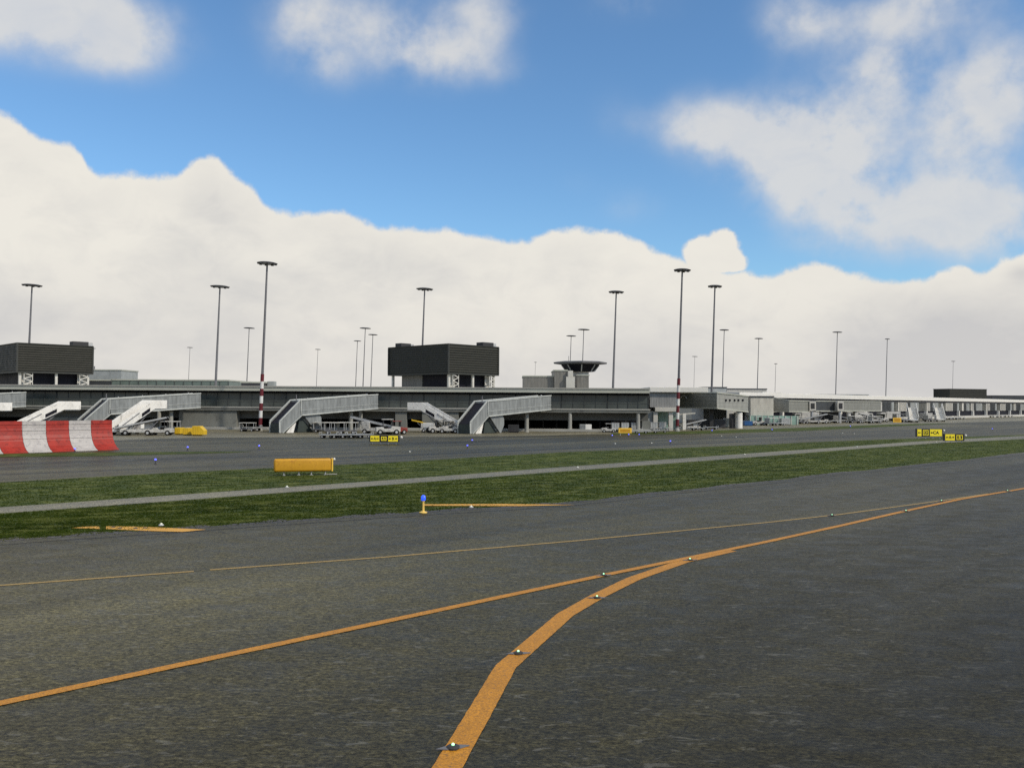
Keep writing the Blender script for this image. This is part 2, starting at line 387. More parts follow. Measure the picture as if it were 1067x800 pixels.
# ------------------------------------------------------------------ painted lines
def catmull(pts, k=14):
    out = []
    P = [pts[0]*2-pts[1]] + pts + [pts[-1]*2-pts[-2]]
    for i in range(1, len(P)-2):
        for j in range(k):
            t = j/k; a, b, c, d = P[i-1:i+3]
            out.append(0.5*((2*b)+(c-a)*t+(2*a-5*b+4*c-d)*t*t+(3*b-a-3*c+d)*t**3))
    out.append(P[-2]); return out
def ribbon(name, px, w, z, mt, smooth=True, w1=None):
    pts = [G(*p) if not isinstance(p, Vector) else p for p in px]
    if smooth: pts = catmull(pts)
    fine = []
    for p0, p1 in zip(pts, pts[1:]):        # short steps, so the painted edge can be ragged
        k = max(1, min(220, int((p1-p0).length/0.12)))
        fine += [p0.lerp(p1, i/k) for i in range(k)]
    tang = lambda i: pts[min(i+1, len(pts)-1)]-pts[max(i-1, 0)]
    pts = fine+[pts[-1]]
    mb = MB(); L = []; Rr = []
    for i, p in enumerate(pts):
        t = (pts[min(i+1, len(pts)-1)]-pts[max(i-1, 0)]); t.z = 0; t.normalize()
        nrm = Vector((-t.y, t.x, 0)); ww = w if w1 is None else w+(w1-w)*i/(len(pts)-1)
        L.append(Vector((p.x, p.y, z))+nrm*(ww/2+random.uniform(-0.006, 0.004))); Rr.append(Vector((p.x, p.y, z))-nrm*(ww/2+random.uniform(-0.006, 0.004)))
    n = len(pts); mb.add(L+Rr, [(n+i, n+i+1, i+1, i) for i in range(n-1)])
    return mb.build(name, mt, kind='structure')
ribbon('curved_taxi_line', [(440, 846), (466, 800), (497, 747), (527, 694.5), (589, 640.5), (622, 621.5), (660, 603), (713, 584.6), (762, 573.6)], 0.38, 0.012, M['line'], False)
ribbon('straight_taxi_line', [(-380, 815), (0, 733), (187.5, 693), (400, 648), (625, 600.3), (719, 581), (800, 564.3), (875, 548), (944, 532.3), (1000, 520.3), (1067, 509), (1300, 478)], 0.25, 0.016, M['line'], False)
ribbon('thin_taxi_line', [(-380, 649), (0, 610), (202, 595.3)], 0.16, 0.012, M['line_thin'], False)
ribbon('thin_taxi_line', [(219, 593.8), (400, 580.6), (600, 563.5), (800, 544.3), (875, 536), (976, 522.3), (1030, 514.5)], 0.16, 0.012, M['line_thin'], False)
# a painted wedge and stripe that run out over the grass edge
def patch(name, poly, z, mt):
    mb = MB(); pts = [G(*p) for p in poly]; mb.add([(p.x, p.y, z) for p in pts], [tuple(range(len(pts)))]); return mb.build(name, mt, kind='structure')
patch('painted_wedge', [(74, 550.6), (86, 549.2), (103, 548.6), (104, 551.4)], 0.024, M['line_grass'])
patch('painted_wedge', [(110, 551.6), (111, 548.6), (150, 549.2), (215, 552.2), (190, 554.6), (150, 553.4)], 0.024, M['line_grass'])
patch('painted_stripe', [(441, 527.2), (441, 525.6), (520, 525.2), (600, 526.3), (540, 527.6)], 0.024, M['line_grass'])
# tyre marks / dark scuffs on the painted wedge
for px, py in ((118, 549.4), (125, 550.4), (141, 550.6), (151, 550.3)):
    patch('scuff_mark', [(px-2.5, py+0.4), (px-1, py-0.5), (px+3, py-0.2), (px+1.5, py+0.7)], 0.03, M['dark'])

# ------------------------------------------------------------------ lamps set in the pavement
P = {}
def centre_light(label, group):
    t = thing('centreline_light', label, 'runway light', group=group)
    MB().lathe([(0.09, 0), (0.09, 0.02), (0.075, 0.03), (0.05, 0.038)], 18).build('base', M['dark'], t, smooth=False)
    MB().lathe([(0.02, 0.036), (0.022, 0.048), (0.016, 0.06), (0.005, 0.066)], 12, (0, 0, 0)).build('lens', M['green_lens'], t, smooth=True)
    MB().ext([(-0.23, 0, 0), (-0.1, -0.05, 0), (0.1, -0.05, 0), (0.23, 0, 0), (0.1, 0.05, 0), (-0.1, 0.05, 0)], (0, 0, 0.015)).build('plate', M['steel'], t)
    return t
cl = [(472, 780, 'green inset light nearest the viewer on the curved orange line'),
      (540, 681.5, 'green inset light at the bend of the curved orange line'),
      (622, 623.5, 'green inset light on the curved line just below the fork'),
      (629, 600, 'green inset light on the straight orange line left of the fork'),
      (719, 584, 'green inset light where the two orange lines join'),
      (867, 537.5, 'green inset light on the thin dull yellow line'),
      (944, 533, 'green inset light on the orange line below the thin line'),
      (981, 522.5, 'green inset light near where thin and orange lines merge'),
      (1050, 512, 'farthest green inset light on the orange line by the frame edge')]
for px, py, lab in cl:
    p = G(px, py); proto_or_dup(P, 'cl', centre_light, (p.x, p.y, 0.016), random.uniform(-0.2, 0.2)+math.pi*0.06, lab, 'green centreline lights')
# blue edge light in front
p = G(441, 534.6)
t = thing('taxiway_edge_light', 'blue topped taxiway edge light on a yellow stem at the grass edge', 'edge light', (p.x, p.y, 0.02), 0, 'blue edge lights')
MB().lathe([(0.17, 0), (0.17, 0.03), (0.07, 0.07)], 18).build('base', M['post_yellow'], t)
MB().lathe([(0.052, 0.07), (0.045, 0.46), (0.058, 0.47), (0.058, 0.5)], 14).build('stem', M['post_yellow'], t, smooth=False)
MB().lathe([(0.065, 0.5), (0.095, 0.53), (0.1, 0.62), (0.08, 0.7), (0.03, 0.74)], 16).build('lens', M['blue_lens'], t, smooth=True)
def far_blue(label, group):
    t = thing('taxiway_edge_light', label, 'edge light', group=group)
    MB().lathe([(0.1, 0), (0.08, 0.04), (0.03, 0.05), (0.03, 0.26)], 10).build('stem', M['dark'], t)
    MB().lathe([(0.04, 0.26), (0.08, 0.29), (0.08, 0.35), (0.03, 0.39)], 12).build('lens', M['blue_dot'], t, smooth=True)
    return t
fb = [(78, 471.5, 'purple blue edge light at the foot of the red and white fence'), (162, 483.5, 'blue edge light beyond the left grass, low on the far taxiway'),
      (195.5, 469.5, 'blue edge light below the yellow containers'), (270, 468, 'blue edge light below the red banded mast'),
      (487, 467.5, 'lower blue edge light below the middle stair bridge'), (492, 461.5, 'upper blue edge light below the middle stair bridge'),
      (638, 456, 'blue edge light just left under the small orange sign'), (655, 455, 'blue edge light right under the small orange sign'), (666, 455, 'blue edge light just right under the small orange sign'),
      (698.5, 462.5, 'blue edge light below the mast at the terminal end'), (742, 450.5, 'blue edge light below the parked dark containers'), (804.5, 449.5, 'blue edge light below the mint glazing'),
      (886, 445.5, 'blue edge light on the slim grass island at right'), (1034, 448.5, 'rightmost blue edge light on the far taxiway')]
for px, py, lab in fb:
    p = G(px, py); proto_or_dup(P, 'fb', far_blue, (p.x, p.y, 0.02), 0, lab, 'blue edge lights')
def white_marker(label, group):
    t = thing('pavement_light', label, 'pavement light', group=group)
    MB().lathe([(0.1, 0), (0.09, 0.03), (0.05, 0.05)], 12).build('base', M['steel_light'], t)
    MB().lathe([(0.045, 0.05), (0.045, 0.07), (0.015, 0.09)], 10).build('lens', M['white_lens'], t, smooth=True)
    return t
wm = [(168, 547.8, 'white dome light in the grass beside the orange painted wedge'), (299, 508, 'white light on the path below the large orange sign back'),
      (491, 529, 'white light on the grass edge by the orange painted stripe'), (602, 487.5, 'white light on the path below the white container'),
      (776, 473.8, 'white light on the path at the right centre'), (893, 465.6, 'white light on the path left of the double yellow signs'),
      (641, 462.5, 'white light on the far taxiway below the orange sign'), (679, 462, 'white light on the far taxiway below the terminal end'), (767, 455.5, 'white light on the far taxiway below the white rotunda'), (752, 454.5, 'white light on the far taxiway below the dark containers'),
      (878, 451.5, 'white light on the far taxiway below the white trucks'), (890, 452, 'white light beside another on the far taxiway at right'), (976, 461.3, 'white light on the path below the long yellow sign'), (427, 471, 'white light on the far taxiway below the yellow sign')]
for px, py, lab in wm:
    p = G(px, py); proto_or_dup(P, 'wm', white_marker, (p.x, p.y, 0.02), 0, lab, 'small white pavement lights')

# ------------------------------------------------------------------ signs
def face_rot(px, Y, extra=0.0): return extra
# large sign seen from behind
a = G(285, 495.5); b = G(347, 494.3)
c = (a+b)/2; ang = math.atan2(b.y-a.y, b.x-a.x); L = (b-a).length; zb = 0.22; zt = ZP(315, 477.5, c.y)
t = thing('guidance_sign', 'large orange backed sign on short legs on the grass strip', 'sign', (c.x, c.y, 0), ang, 'signs seen from behind')
sb = MB().box(-L/2, L/2-0.12, -0.2, 0.2, zb, zt).build('sign_box', M['sign_back'], t, bevel=0.15)
sb.modifiers['bevel'].segments = 5; sb.data.polygons.foreach_set('use_smooth', [True]*6)
MB().box(L/2-0.118, L/2-0.02, -0.19, 0.19, zb, zt).build('end_cap', M['sign_small'], t, bevel=0.03)
MB().box(-L/2+0.15, L/2-0.3, -0.05, 0.05, zt+0.002, zt+0.03).build('top_rail', M['dark'], t)
MB().lathe([(0.02, -0.05), (0.07, -0.03), (0.075, 0.05), (0.03, 0.09)], 10, (L/2+0.07, 0.0, zt-0.08)).build('end_lamp', M['white'], t)
for u in (-0.33, -0.08, 0.13, 0.37):
    q = MB().tube((u*L, 0, 0), (u*L, 0, zb), 0.035, n=8).build('leg', M['steel_light'], t)
    MB().box(u*L-0.1, u*L+0.1, -0.1, 0.1, 0.0, 0.02).build('foot_plate', M['steel_light'], q)
MB().box(L/2-0.45, L/2+0.25, -0.25, 0.1, 0.02, 0.05).build('cable_cover', M['concrete_light'], t)
# small signs seen from behind
def small_back(px0, px1, py0, py1, pyb, label):
    a = G(px0, pyb); b = G(px1, pyb); c = (a+b)/2; Y = c.y; w = (b.x-a.x)
    t = thing('guidance_sign', label, 'sign', (c.x, c.y, 0.018), 0, 'signs seen from behind')
    zb = ZP(px0, py1, Y); zt = ZP(px0, py0, Y)
    MB().box(-w/2, w/2, -0.12, 0.12, zb, zt).build('sign_box', M['sign_small'], t, bevel=0.03)
    MB().box(-w/2+0.25, w/2-0.25, -0.135, -0.121, zb+0.18, zt-0.18).build('back_panel', M['sign_back'], t)
    for u in (-0.35, 0.35): MB().tube((u*w, 0, 0), (u*w, 0, zb), 0.05, n=8).build('leg', M['steel_light'], t)
small_back(644.5, 658, 446, 451.3, 453.5, 'small orange backed sign in front of the baggage dolly row')
small_back(931, 938.5, 435.2, 440.2, 441.7, 'tiny orange backed sign beside the white mobile stairs at right')
# yellow lettered signs
def lettered(pxs, py0, py1, pyb, panels, label, ang=0.0):
    a = G(pxs[0], pyb); b = G(pxs[-1], pyb); Y = a.y; s = Y/F
    t = thing('guidance_sign', label, 'sign', (a.x, a.y, 0.02), ang, 'yellow lettered signs')
    zb = ZP(pxs[0], py1, Y); zt = ZP(pxs[0], py0, Y); h = zt-zb; tot = (pxs[-1]-pxs[0])*s
    MB().box(-0.1, tot+0.1, 0.0, 0.3, zb-0.06, zt+0.06).build('housing', M['dark'], t, bevel=0.03)
    for (x0, x1), (kind, txt) in zip(zip(pxs, pxs[1:]), panels):
        u0 = (x0-pxs[0])*s+0.05; u1 = (x1-pxs[0])*s-0.05
        if kind == 'y':
            pn = MB().box(u0, u1, -0.03, -0.002, zb, zt).build('panel', M['sign_yellow'], t); lm = M['letter']
        else:
            pn = MB().box(u0, u1, -0.03, -0.002, zb, zt).build('panel', M['letter'], t); lm = M['sign_yellow']
            f = MB(); d = 0.09
            for bx in ((u0+d, u1-d, zb+d, zb+2*d), (u0+d, u1-d, zt-2*d, zt-d), (u0+d, u0+2*d, zb+2*d, zt-2*d), (u1-2*d, u1-d, zb+2*d, zt-2*d)):
                f.box(bx[0], bx[1], -0.042, -0.031, bx[2], bx[3])
            f.build('border', lm, pn)
        zc = (zb+zt)/2; uc = (u0+u1)/2; core = txt.strip('<>')
        if core: text_part(core, h*0.62, lm, pn, (uc, -0.045, zc), (math.pi/2, 0, 0))
        def arrow(x, d):
            q = MB(); w = h*0.3
            q.ext([(x-d*w*0.5, -0.036, zc-0.05), (x+d*w*0.3, -0.036, zc-0.05), (x+d*w*0.3, -0.036, zc+0.05), (x-d*w*0.5, -0.036, zc+0.05)], (0, -0.01, 0))
            q.ext([(x+d*w*0.31, -0.036, zc-h*0.16), (x+d*w*0.31, -0.036, zc+h*0.16), (x+d*w*0.75, -0.036, zc)], (0, -0.01, 0))
            q.build('arrow', lm, pn)
        if txt.startswith('<'): arrow(u0+h*0.32, -1)
        if txt.endswith('>'): arrow(u1-h*0.32, 1)
    for u in (0.08, 0.36, 0.64, 0.92): MB().tube((u*tot, 0.15, 0), (u*tot, 0.15, zb-0.1), 0.05, n=8).build('leg', M['steel_light'], t)
    MB().lathe([(0.02, -0.1), (0.13, -0.06), (0.14, 0.08), (0.03, 0.16)], 10, (tot+0.32, 0.15, zt-0.18)).build('end_lamp', M['white'], t)
lettered([385.5, 395.7, 404, 415], 454, 460, 462.5, [('y', '<A>'), ('k', 'A'), ('y', '<B>')], 'yellow and black lettered sign in front of the baggage equipment under the stair bridge')
lettered([955.5, 960.5, 968.5, 981.8], 447.2, 454.4, 457.2, [('y', '<'), ('k', 'D'), ('y', '<CA')], 'longer yellow lettered sign at the right grass tip, with a black middle panel')
lettered([984.5, 995.3, 1004.2], 452.4, 458.9, 461.3, [('y', '<A>'), ('k', 'B')], 'shorter yellow lettered sign at the right grass tip, black panel on its right')

# ------------------------------------------------------------------ blast fence
a = G(4, 472.8); b = G(125.6, 469.2); u = Vector((math.cos(R(48)), math.sin(R(48)), 0)); kx = AT(125.6, 420, 100).x/100.0
wst = ((kx*a.y-a.x)/(u.x-kx*u.y))/5.0; n = Vector((u.y, -u.x, 0))  # n points to the viewer
htop = 2.75
prof = [(0.0, 0.02), (0.52, 0.22), (0.98, 0.52), (1.36, 0.97), (1.58, 1.5), (1.68, 2.1), (1.7, htop)]   # back distance, height
t = thing('blast_fence', 'curved red and white striped blast fence on the far taxiway', 'blast fence', (a.x, a.y, 0), 0, world=True)
for k in range(-5, 5):
    q0 = a+u*(wst*k); q1 = a+u*(wst*(k+1)-0.03)
    mb = MB(); th = 0.07
    for (d0, z0), (d1, z1) in zip(prof, prof[1:]):
        p = [q0-n*d0+Vector((0, 0, z0)), q1-n*d0+Vector((0, 0, z0)), q1-n*d1+Vector((0, 0, z1)), q0-n*d1+Vector((0, 0, z1))]
        tn = Vector((-n.x*(z1-z0), -n.y*(z1-z0), -(d1-d0)*1.0)).normalized()*th
        mb.ext(p, tn)
    o = mb.build('panel', M['red'] if k % 2 == 0 else M['blank'], t)
    o['label'] = 'red fence panel' if k % 2 == 0 else 'white fence panel'
    # raised horizontal seams and rivet strip
    r_ = MB()
    for d, z in ((1.692, 2.45), (1.65, 1.9), (1.45, 1.17)):
        r_.beam(q0-n*(d-0.02)+Vector((0, 0, z)), q1-n*(d-0.02)+Vector((0, 0, z)), 0.05, 0.05)
    r_.build('seam', M['red'] if k % 2 == 0 else M['blank'], o)
    s_ = MB(); qm = (q0+q1)/2
    s_.beam(qm-n*3.3+Vector((0, 0, 0.03)), qm-n*1.85+Vector((0, 0, 2.4)), 0.12); s_.beam(qm-n*3.3+Vector((0, 0, 0.05)), qm-n*1.2+Vector((0, 0, 0.3)), 0.12)
    s_.build('brace', M['steel'], t)

# ------------------------------------------------------------------ terminal, left wing
YT = 142.0
def XP(px, Y): return AT(px, 420, Y).x
zr, zf, zg, zl, zw, zo, zp = 7.12, 6.34, 6.12, 3.73, 3.1, 1.82, 0.6
xL, xR = XP(-330, YT), XP(677, YT)
t = thing('terminal_building', 'long grey terminal wing with dark glazed upper floor and flat pale roof edge', 'building', ((xL+xR)/2, 190, 0), 0, world=True)
mb = MB().box(xL, xR, YT, 238, zf, zr); mb.build('roof', M['roof'], t, bevel=0.05)
rf = [o for o in kids(t)][-1]
mb = MB().box(xL, xR, YT-0.12, YT-0.003, zr-0.16, zr+0.06); mb.build('roof_edge', M['concrete_light'], rf)
mb = MB().box(xL, xR, YT+0.35, YT+1.6, zg-0.1, zf-0.003); mb.build('soffit_shadow', M['black'], rf)  # black strip standing in for the shadow line under the roof overhang
# upper glazing in bays with mullions
xb = xL; bay = 0
while xb < xR-0.5:
    w = min(7.6, xR-xb)
    gl = MB().box(xb+0.04, xb+w-0.04, YT+1.0, YT+1.4, zl, zg-0.102).build('window', M['glass'] if bay % 3 else M['glass2'], t)
    mm = MB()
    for i in range(5): mm.box(xb+0.04+i*(w-0.14)/4.0, xb+0.10+i*(w-0.14)/4.0, YT+0.9, YT+0.998, zl+0.01, zg-0.11)
    mm.box(xb+0.13, xb+w-0.13, YT+0.94, YT+0.996, zl+0.9, zl+0.96)
    mm.build('mullion', M['mullion'], gl)
    xb += w; bay += 1
MB().box(xL+0.01, xR-0.01, YT+1.41, YT+1.6, zl+0.01, zg-0.11).build('inner_screen', M['slate'], t)
MB().box(xL, xR, 237, 237.9, 0.02, zf-0.01).build('back_wall', M['concrete'], t)
MB().box(xL, xR, YT-0.5, YT+3.0, zw, zl-0.002).build('ledge', M['concrete'], t, bevel=0.06)
MB().box(xL, xR, YT-0.62, YT-0.503, zl-0.18, zl+0.05).build('ledge_rail', M['concrete_light'], t)
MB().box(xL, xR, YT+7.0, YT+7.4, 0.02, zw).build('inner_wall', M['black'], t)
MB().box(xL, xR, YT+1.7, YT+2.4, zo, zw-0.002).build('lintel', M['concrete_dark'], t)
MB().box(xL, xR, YT-1.5, YT+1.4, 0.012, 0.42).build('plinth', M['concrete_light'], t, bevel=0.04)
opens = [(-330, -240), (-225, -60), (-40, 28), (140, 187), (247, 284), (322, 412), (424, 440), (524, 669)]
prev = -330
solids = []
for o0, o1 in opens:
    if o0 > prev: solids.append((prev, o0))
    prev = o1
solids.append((prev, 677))
for s0, s1 in solids:
    x0, x1 = XP(s0, YT+1.7), XP(s1, YT+1.7)
    w = MB().box(x0, x1, YT+1.5, YT+6.9, 0.42, zo-0.002).build('wall', M['concrete'], t)
    if s1-s0 > 25:
        f = MB(); k = int((x1-x0)/3.2)
        for i in range(1, k): f.box(x0+i*(x1-x0)/k-0.03, x0+i*(x1-x0)/k+0.03, YT+1.485, YT+1.499, 0.43, zo-0.01)
        if f.v: f.build('panel_joint', M['concrete_dark'], w)
# solid blocks that come forward under the ledge
for s0, s1 in ((187, 247), (412, 424), (440, 478)):
    x0, x1 = XP(s0, YT), XP(s1, YT)
    MB().box(x0, x1, YT-0.2, YT+1.45, 0.43, zw-0.004).build('wall', M['concrete'], t, bevel=0.05)
for px in (166, 376, 520, 594, 665, -20, -110, -190):
    x = XP(px, YT-0.1)
    MB().lathe([(0.34, 0.42), (0.32, 0.6), (0.3, zw-0.01)], 12, (x, YT-0.1, 0)).build('column', M['concrete_light'], t)
for px in (540, 552, 566, 580, 610, 625, 640, 652):          # dim door frames deep in the long opening
    x = XP(px, YT+6.9); MB().box(x-0.12, x+0.12, YT+6.7, YT+6.98, 0.43, 1.8).build('door_frame', M['dark'], t)

# low block right of the wing: corrugated upper storey on columns
x0, x1 = XP(677, 150)+0.05, XP(707, 150); Y1 = 150
t = thing('terminal_block', 'pale corrugated block on white columns at the end of the terminal wing', 'building', ((x0+x1)/2, 158, 0), 0, world=True)
MB().box(x0, x1, Y1, 170, ZP(690, 424.3, Y1), ZP(690, 409, Y1)).build('wall', M['corr'], t)
MB().box(x0-0.1, x1+5.0, Y1-0.6, 172, ZP(690, 408.6, Y1), ZP(690, 403.3, Y1)).build('roof', M['roof_white'], t, bevel=0.05)
MB().box(x0+0.8, x1+0.1, Y1-0.5, 158, ZP(690, 428.7, Y1), ZP(690, 424.4, Y1)-0.003).build('canopy', M['offwhite'], t, bevel=0.04)
for px in (683, 699): MB().box(XP(px, Y1)-0.38, XP(px, Y1)+0.38, Y1-0.1, Y1+0.6, 0.02, ZP(690, 428.8, Y1)).build('column', M['offwhite'], t, bevel=0.04)
MB().box(x0-0.3, XP(681, Y1), Y1+0.3, Y1+6, 0.02, ZP(690, 429, Y1)).build('back_wall', M['pale_block'], t)
MB().box(XP(686, 156), XP(706, 156), 156, 156.6, 0.02, ZP(690, 429, 156)).build('glass_wall', M['mint'], t)

# rear rooftop buildings -------------------------------------------------
def block(name, label, cat, px0, px1, py0, py1, Y, depth, mt, z0=None, roof=None, group=None):
    x0, x1 = XP(px0, Y), XP(px1, Y); zt = ZP((px0+px1)/2, py0, Y); zb = ZP((px0+px1)/2, py1, Y) if z0 is None else z0
    t = thing(name, label, cat, ((x0+x1)/2, Y+depth/2, zb), 0, group, world=True)
    MB().box(x0, x1, Y, Y+depth, zb, zt).build('wall', mt, t, bevel=0.05)
    MB().box(x0-0.15, x1+0.15, Y-0.15, Y+depth+0.15, zt+0.002, zt+0.3).build('roof', roof or M['roof'], t)
    return t, x0, x1, zb, zt
RZ = zr+0.005
tt, x0, x1, zb, zt = block('rooftop_glazing', 'long low green grey glazed rooftop storey behind the left roof edge', 'rooftop storey', 116, 238, 396.6, 0, 200, 25, M['greenhouse'], RZ)
f = MB()
for i in range(14): f.box(x0+i*(x1-x0)/13.0-0.05, x0+i*(x1-x0)/13.0+0.05, 199.88, 199.997, zb+0.02, zt-0.02)
f.build('mullion', M['mullion'], tt)
block('rooftop_glazing', 'short dark slate rooftop storey right of the left black cabin', 'rooftop storey', 76, 115.6, 396.6, 0, 200, 25, M['slate'], RZ)
tt, x0, x1, zb, zt = block('rooftop_block', 'pale blue grey box rising behind the left black cabin', 'rooftop block', 82, 126, 386, 0, 226, 10, M['pale_block'], RZ)
MB().tube((x0+3, 228, zt+0.3), (x0+3, 228, zt+1.2), 0.15).build('vent_pipe', M['steel'], tt)
tt, x0, x1, zb, zt = block('rooftop_plant', 'small dark plant housing on the roof behind the red banded mast', 'rooftop plant', 251, 276, 399, 0, 185, 5, M['roof_dark'], RZ)
MB().box(x1+0.2, x1+1.6, 186, 188, zb, zt+0.4).build('duct', M['pale_block'], tt)

# control tower and its base blocks
tt, x0, x1, zb, zt = block('rooftop_block', 'long brown grey rooftop block left of the flared tower', 'rooftop block', 545, 577, 392.6, 0, 205, 14, M['brown_grey'], RZ)
tt, x0, x1, zb, zt = block('rooftop_block', 'taller brown grey block joined to the left of the white tower shaft', 'rooftop block', 577.4, 591, 386.5, 0, 204, 14, M['brown_grey'], RZ)
tt, x0, x1, zb, zt = block('rooftop_block', 'dark grey block right of the white tower shaft', 'rooftop block', 601, 613.5, 391.5, 0, 209, 10, M['brown_grey'], RZ)
YC = 222; cx = XP(604.5, YC); sc = YC/F
t = thing('control_tower', 'low control tower with wide flat roof and flared dark glazed cab', 'control tower', (cx, YC, RZ), 0)
z = lambda py: ZP(604, py, YC)-RZ
MB().lathe([(2.2, 0), (2.2, z(387.4))], 16).build('shaft', M['offwhite'], t)
MB().lathe([(14*sc, z(387.3)), (14.5*sc, z(386.6)), (19.5*sc, z(380.6)), (19.5*sc, z(379.9))], 8).build('cab_glass', M['navy'], t)
f = MB()
for i in range(8):
    an = 2*math.pi*i/8
    f.beam((14.7*sc*math.cos(an), 14.7*sc*math.sin(an), z(387)), (19.7*sc*math.cos(an), 19.7*sc*math.sin(an), z(380.2)), 0.25)
f.build('cab_frame', M['steel_light'], t)
MB().lathe([(19*sc, z(379.85)), (27.5*sc, z(379.2)), (28*sc, z(377.6)), (24*sc, z(376.9)), (2, z(376.4))], 8).build('roof', M['steel'], t)
MB().tube((-3, 0, z(376.8)), (-3, 0, z(371)), 0.06).build('aerial', M['steel'], t)
x0 = XP(594.2, 203)
t = thing('stair_shaft', 'white stepped shaft standing in front of the flared tower', 'rooftop shaft', (x0, 204, RZ), 0)
z = lambda py: ZP(595, py, 203)-RZ
MB().box(-4.4*203/F, 4.6*203/F, -1, 2, 0, z(392.5)).build('lower_shaft', M['offwhite'], t, bevel=0.05)
MB().box(-2.4*203/F, 2.8*203/F, -0.8, 1.6, z(392.4), z(386.2)).build('upper_shaft', M['offwhite'], t, bevel=0.05)

# black louvred cabins on the roof -----------------------------------------
def cabin(pxc, Y, pxr, pxl, pyt, pyb, label, th=R(45), stairs=()):
    c = AT(pxc, 420, Y); zt = ZP(pxc, pyt, Y); zb = ZP(pxc, pyb, Y)
    ur = Vector((math.cos(th), math.sin(th), 0)); ul = Vector((-math.sin(th), math.cos(th), 0))
    def length(d, px):       # how far along d the photograph's column px is reached
        k = AT(px, 420, 100.0); k = k.x/k.y
        return (k*c.y-c.x)/(d.x-k*d.y)
    Lr, Ll = length(ur, pxr), length(ul, pxl)
    t = thing('rooftop_cabin', label, 'rooftop cabin', (c.x, c.y, RZ), th, 'black louvred rooftop cabins')
    zt -= RZ; zb -= RZ
    MB().box(0.05, Lr-0.05, 0.05, Ll-0.05, zb, zt).build('wall', M['cabin'], t)
    s = MB(); k = 11
    for i in range(k):
        z0 = zb+0.25+(zt-zb-0.45)*i/k; h = (zt-zb-0.45)/k*0.62
        s.ext([(0.1, 0.048, z0), (0.1, -0.11, z0), (0.1, 0.048, z0+h)], (Lr-0.2, 0, 0))
        s.ext([(0.048, 0.1, z0), (-0.02, 0.1, z0), (0.048, 0.1, z0+h)], (0, Ll-0.2, 0))
    s.build('louvre', M['cabin'], t)
    e = MB()
    for (x, y) in ((0, 0), (Lr, 0), (0, Ll), (Lr, Ll)): e.box(x-0.14, x+0.14, y-0.14, y+0.14, zb, zt)
    e.build('corner_post', M['cabin_trim'], t)
    MB().box(-0.12, Lr+0.12, -0.12, Ll+0.12, zb-0.28, zb-0.003).build('floor_slab', M['cabin_trim'], t)
    MB().box(-0.08, Lr+0.08, -0.08, Ll+0.08, zt+0.002, zt+0.12).build('roof', M['cabin_trim'], t)
    for (x, y, w) in ((0.8, Ll-3.2, 2.6), (Lr-3.6, 0.8, 3.0)):
        v = MB().box(x, x+w, y, y+2.0, zt+0.125, zt+0.95).build('roof_vent', M['dark'], t, bevel=0.03)
        MB().box(x+w+0.02, x+w+0.9, y+0.2, y+1.8, zt+0.125, zt+0.85).build('vent_box', M['steel_light'], v)
    zc = zb-0.285
    for (x, y) in ((0.7, 0.7), (Lr-0.7, 0.7), (0.7, Ll-0.7), (Lr-0.7, Ll-0.7), (Lr*0.52, 0.7)):
        MB().box(x-0.22, x+0.22, y-0.22, y+0.22, 0, zc).build('column', M['offwhite'], t)
    MB().box(1.6, Lr-1.4, 2.2, Ll*0.5, 0, zc).build('lobby_glass', M['navy'], t)
    MB().box(1.6, Lr*0.7, Ll*0.52, Ll-2.5, 0, zc).build('core_wall', M['brown_grey'], t)
    for (x, y) in ((1.3, 0.2), (Lr-2.4, 0.2)):                # lattice stair towers
        f = MB(); hgt = zc
        for xx in (x, x+1.5):
            for yy in (y, y+1.2): f.beam((xx, yy, 0), (xx, yy, hgt), 0.12)
        k = 5
        for i in range(k):
            za, zb2 = hgt*i/k, hgt*(i+1)/k
            a_, b_ = (x, x+1.5) if i % 2 else (x+1.5, x)
            f.beam((a_, y, za+0.03), (b_, y, zb2-0.03), 0.22, 0.16); f.beam((x+0.02, y+1.2, zb2-0.1), (x+1.48, y+1.2, zb2-0.1), 0.12)
        f.box(x+0.1, x+1.4, y+1.3, y+1.36, 0, hgt)
        f.build('lattice_stair', M['offwhite'], t)
    return t
cabin(467, 168, 519, 404.5, 358.4, 388.2, 'black louvred cabin on white legs over the middle of the terminal roof')
cabin(17, 166, 96, -78, 357.4, 386.6, 'black louvred cabin on white legs over the left end of the terminal roof')

